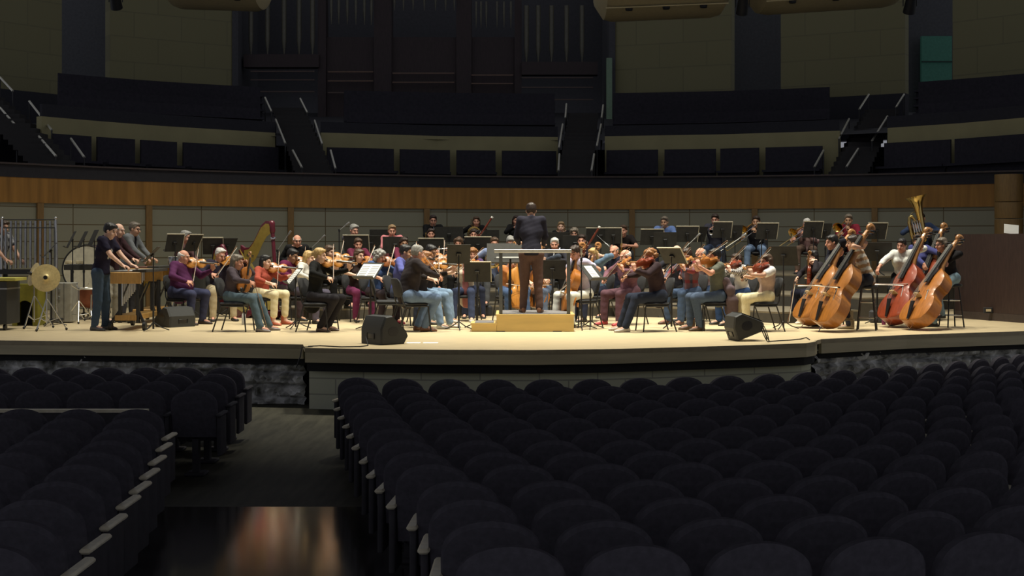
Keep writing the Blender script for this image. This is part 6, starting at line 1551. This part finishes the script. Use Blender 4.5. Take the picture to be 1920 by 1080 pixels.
# keyboard glockenspiel bench behind
def mallet(label, kind, x0, x1, Y0, Y1, h, wood, gold, nbars, cat):
    r = thing(kind, label, cat, ((x0+x1)/2, (Y0+Y1)/2, 0)); w, d = (x1-x0)/2, (Y1-Y0)/2
    for s in (-1, 1):
        mb = MB(); mb.rbox((-w, s*d-.03, h-.20), (w*.55, s*d+.03, h-.015), .02); mb.build('end_board', wood, r)
        for sx in (-.55, .35):
            mb = MB(); mb.tube([(w*sx, s*d*.93, h-.18), (w*sx*1.0, s*d*.93, .12)], .034, 8); mb.tube([(w*sx, s*d*.93, h*.45), (w*(sx+.42), s*d*.93, h-.2)], .014, 8); mb.tube([(w*sx, s*d*.93, .32), (w*(sx*1.9), s*d*.93, .10)], .026, 8); l = mb.build('leg', M_black, r)
            mb = MB(); mb.tube([(w*sx*1.9-.02, s*d*.93, .07), (w*sx*1.9+.03, s*d*.93, .07)], .07, 14); mb.build('castor', M_black, l)
    mb = MB(); mb.rbox((-w*.8, -d, .16), (w*.3, d, .25), .02); mb.build('lower_beam', wood, r)
    for q in range(nbars):
        y = -d+.05+(2*d-.1)*q/(nbars-1); l = w*(.98-.35*q/nbars)
        mb = MB(); mb.rbox((-l, y-d/nbars*.8, h-.01), (l*.1, y+d/nbars*.8, h+.012), .006); mb.build('bar', mat('rosewood_bar', (.12, .045, .03), .35) if gold else M_greym, r)
        mb = MB(); mb.lathe([(.022, h-.16-.40*(1-q/nbars)), (.022, h-.03)], 10, Matrix.Translation((-w*.45, y, 0))); mb.build('resonator', M_gold if gold else M_chrome, r)
    mb = MB(); mb.box((w*.1, -d, h-.02), (w*.8, d, h+.02)); mb.build('accidental_bed', M_desk, r, smooth=False)
    return r
wood = mat('marimba_frame', (.42, .24, .07), .45, var=.15, stretch=(4, 1, 1))
mallet('wood framed marimba on black legs played by the standing T-shirt player', 'marimba', yz(212, 22.5), yz(286, 22.5), 22.35, 23.75, .955, wood, False, 14, 'marimba')
mallet('second marimba with golden resonators behind the first', 'marimba', yz(262, 25), yz(322, 25), 24.3, 25.6, .98, wood, True, 16, 'marimba')
r = thing('keyboard_bench', 'long dark glockenspiel bench behind the stands at the side', 'glockenspiel', (yz(160, 25.4), 26.1, 0)); L_ = .56; zt = zat(496, 26.1)
mb = MB(); mb.rbox((-L_, -.2, zt-.10), (L_, .2, zt), .01); mb.build('bed', M_desk, r)
for k in range(14): mb = MB(); mb.box((-L_+.05+.075*k, -.15, zt), (-L_+.10+.075*k, .12, zt+.01)); mb.build('bar', M_chrome, r, smooth=False)
for s in (-1, 1):
    mb = MB(); mb.tube([(s*L_*.85, 0, zt-.1), (s*L_*.85, 0, .05)], .02, 8); mb.tube([(s*L_*.85, -.2, .03), (s*L_*.85, .2, .03)], .02, 8); mb.build('leg', M_black, r)
for i, (u, lab) in enumerate(((108, 'small cream wood block on the glockenspiel bench, nearest the bells'), (128, 'cream temple block on the glockenspiel bench, next to the stands'))):
    o = MB(); o.rbox((-.07, -.05, 0), (.07, .05, .06), .02); o = o.build('wood_block', mat('cream_block', (.6, .5, .3), .5)); o.location = (yz(u+22, 26.1), 26.1, zat(496, 26.1)+.011); tag(o, lab, 'wood block')
# bass drum with cream head, copper timpano, snare
r = thing('bass_drum', 'large bass drum with cream head behind the standing percussionists', 'bass drum', (yz(168, 27.4), 27.4, 0)); zc_ = zat(505, 27.4)-.0; R_ = .47
Mx = Matrix.Translation((0, 0, zc_)) @ Matrix.Rotation(PI/2, 4, 'X')
mb = MB(); mb.lathe([(R_*.99, -.2), (R_, -.19), (R_, .19), (R_*.99, .2)], 40, Mx); mb.build('shell', mat('drum_shell', (.10, .03, .02), .4), r)
for s in (-1, 1): mb = MB(); mb.lathe([(R_*.965, s*.206-.004), (R_*.965, s*.206+.004)], 40, Mx); mb.build('drumhead', mat('calf_head', (.62, .58, .44), .6), r)
for s in (-1, 1): mb = MB(); mb.tube([Mx @ Vector((R_*math.cos(2*PI*k/40), R_*math.sin(2*PI*k/40), s*.2)) for k in range(40)], .018, 6, True); mb.build('hoop', M_black, r)
for s in (-1, 1): mb = MB(); mb.tube([(s*.35, -.2, .02), (s*.30, 0, zc_-.3), (s*.35, .2, .02)], .018, 8); mb.build('leg', M_black, r)
r = thing('timpani_drum', 'copper kettledrum on chrome legs behind the black stands', 'timpani', (yz(166, 26.6), 26.75, 0)); zt = zat(541, 26.6)
r.location.y = 25.6; r.location.x = yz(168, 25.6); zt = zat(541, 25.6)
mb = MB(); mb.lathe([(.05, zt-.36), (.16, zt-.33), (.26, zt-.22), (.31, zt-.08), (.315, zt)], 32); mb.build('kettle', mat('copper_bowl', (.26, .08, .045), .35, metal=.3), r)
mb = MB(); mb.lathe([(.30, zt-.002), (.31, zt+.006), (.02, zt+.008)], 32); mb.build('drumhead', mat('calf_head', (.62, .58, .44), .6), r)
mb = MB(); mb.tube([(.318*math.cos(2*PI*k/32), .318*math.sin(2*PI*k/32), zt) for k in range(32)], .014, 6, True); mb.build('hoop', M_chrome, r)
for k in range(4):
    q = .4+k*PI/2; mb = MB(); mb.tube([(.31*math.cos(q), .31*math.sin(q), zt-.1), (.25*math.cos(q), .25*math.sin(q), zt-.4), (.34*math.cos(q), .34*math.sin(q), .02)], .014, 8); mb.build('leg', M_chrome, r)
for u, Y, lab in ((130, 24.9, 'folded chrome drum stand, nearest the pale grey case'), (148, 24.4, 'chrome drum stand beside the marimba player')):
    r = thing('drum_stand', lab, 'drum stand', (yz(u, Y), Y, 0)); tripod(r, .62, .30, M_chrome, a0=.8)
    for k in range(3): q = k*2*PI/3; mb = MB(); mb.tube([(0, 0, .58), (.16*math.cos(q), .16*math.sin(q), .66), (.17*math.cos(q), .17*math.sin(q), .70)], .008, 6); mb.build('basket_arm', M_chrome, r)
r = thing('snare_drum', 'silver snare drum with pale head beside the golden marimba', 'drum', (yz(333, 25.7), 25.7, 0)); zt = zat(481, 25.7)
mb = MB(); mb.lathe([(.17, zt-.15), (.175, zt-.14), (.175, zt-.01), (.17, zt)], 28); mb.build('shell', M_chrome, r)
mb = MB(); mb.lathe([(.168, zt), (.165, zt+.006), (.01, zt+.007)], 28); mb.build('drumhead', mat('calf_head', (.62, .58, .44), .6), r); tripod(r, zt-.15, .28, M_chrome)
# celesta in front of the mauve shirted player
r = thing('celesta', 'black upright celesta beside the seated mauve shirted player', 'celesta', (yz(385, 26.9), 26.6, floor_z(yz(385, 26.9), 26.9)))
mb = MB(); mb.rbox((-.16, -.5, .0), (.16, .5, .98), .02); mb.build('case', M_wedge, r)
mb = MB(); mb.box((-.36, -.46, .66), (-.16, .46, .70)); mb.build('keybed', M_wedge, r, smooth=False)
mb = MB()
for k in range(30): mb.box((-.355, -.45+.03*k, .70), (-.20, -.45+.03*k+.028, .715))
mb.build('keys', M_paper, r, smooth=False)

# ------------------------------------------------------------------ loose things
o = inst('chair', make_chair); p = at(728, 560, 22.9); o.location = (p.x, 22.9, 0); o.rotation_euler = (0, 0, math.radians(95)); tag(o, 'empty black stacking chair beside the grey haired violinist', 'chair', 'orchestra chairs')
def bottle(u, v, floor_h, col, label, h=.24):
    p = atz(u, v, floor_h); r = thing('water_bottle', label, 'bottle', p); m = mat('bottle_%d_%d_%d' % tuple(int(c*99) for c in col), col, .3)
    mb = MB(); mb.lathe([(.032, 0), (.035, .01), (.035, h*.72), (.016, h*.86), (.016, h*.9)], 14); mb.build('body', m, r)
    mb = MB(); mb.lathe([(.018, h*.88), (.018, h), (.015, h+.004)], 12); mb.build('cap', M_black, r)
bottle(457, 609, 0, (.55, .55, .55), 'clear water bottle behind the ponytailed violist chair')
bottle(1657, 609, 0, (.20, .02, .10), 'magenta water bottle on the stage between the double basses', .30)
def bag(u, v, w, h, col, label):
    p = atz(u, v, 0); r = thing('bag', label, 'bag', p); m = mat('bag_%d_%d_%d' % tuple(int(c*99) for c in col), col, .8)
    mb = MB(); mb.rbox((-w/2, -.10, 0), (w/2, .10, h), .06); mb.build('body', m, r)
    mb = MB(); mb.tube([(-w*.25, -.02, h-.01), (-w*.2, -.02, h+.07), (w*.2, -.02, h+.07), (w*.25, -.02, h-.01)], .010, 6); mb.build('strap', M_black, r)
bag(1643, 605, .24, .22, (.03, .03, .035), 'dark bag on the stage beside the magenta bottle')
bag(1534, 612, .26, .10, (.02, .02, .022), 'flat black case on the stage under the striped bassist')
bag(908, 592, .30, .20, (.015, .015, .018), 'black bag on the stage behind the podium step')
bag(1314, 596, .22, .18, (.30, .03, .02), 'red patterned bag under the olive T-shirt chair')
# coat draped over the chair of the olive T-shirt violist
def coat():
    p = at(1362, 560, 22.4); x0 = p.x; P = []
    P += [cap((0, -.14, .80), (0, .14, .80), .06, k=.06), cap((.06, -.17, .66), (.06, .17, .66), .09, .08, .08), cap((.09, -.18, .48), (.10, .14, .46), .10, .09, .08), cap((.10, -.16, .34), (.10, .10, .30), .09, .08, .08), cap((.09, -.12, .30), (.15, -.08, .10), .08, .07, .05), cap((.09, .08, .36), (.14, .10, .16), .06, .05, .05)]
    F_, lo = sdf_eval(P, .018, (-.25, -.4, .02), (.4, .4, 1.0)); ax = [lo[i]+.018*np.arange(F_.shape[i]) for i in range(3)]; X, Yg, Z = np.meshgrid(*ax, indexing='ij'); F_ = F_+.008*np.sin(Yg*55+Z*9)
    V, Q = nets(F_, lo, .018); o = np_mesh('draped_coat', V, Q, M_cloth, None, np.tile(np.array((.12, .085, .095)), (len(V), 1))); o.location = (x0-.03, 22.4, 0); tag(o, 'mauve grey coat hung over the chair back of the olive T-shirt player', 'coat')
coat()
# ------------------------------------------------------------------ light
def area(name, loc, size, power, target, col=(1, .95, .78), spread=60, sy=None):
    l = bpy.data.lights.new(name, 'AREA'); l.energy = power; l.color = col; l.shape = 'RECTANGLE'; l.size = size; l.size_y = sy or size; l.spread = math.radians(spread)
    o = bpy.data.objects.new(name, l); C.objects.link(o); o.location = loc
    o.rotation_euler = (Vector(target)-Vector(loc)).to_track_quat('-Z', 'Y').to_euler(); return o
for i, (x, y, p) in enumerate(((-6.5, 23.4, 85), (-3, 23, 165), (.6, 22.6, 360), (4, 23, 205), (7, 23.6, 140), (-4, 27, 125), (.5, 27.5, 115), (5, 27.5, 130))):
    area('stage_light_%d' % (i+1), (x, y-1.0, 12), .6, p, (x, y, 0), spread=75)
w = bpy.data.worlds.new('world'); bpy.context.scene.world = w; w.use_nodes = True
w.node_tree.nodes['Background'].inputs[0].default_value = (.88, .90, 1, 1); w.node_tree.nodes['Background'].inputs[1].default_value = .24
s = bpy.context.scene
s.view_settings.view_transform = 'Standard'; s.view_settings.look = 'None'; s.view_settings.exposure = 0; s.view_settings.gamma = 1; s.view_settings.use_curve_mapping = False
s.cycles.max_bounces = 5; s.cycles.diffuse_bounces = 3; s.cycles.glossy_bounces = 3; s.cycles.sample_clamp_indirect = 4
s.cycles.use_denoising = True
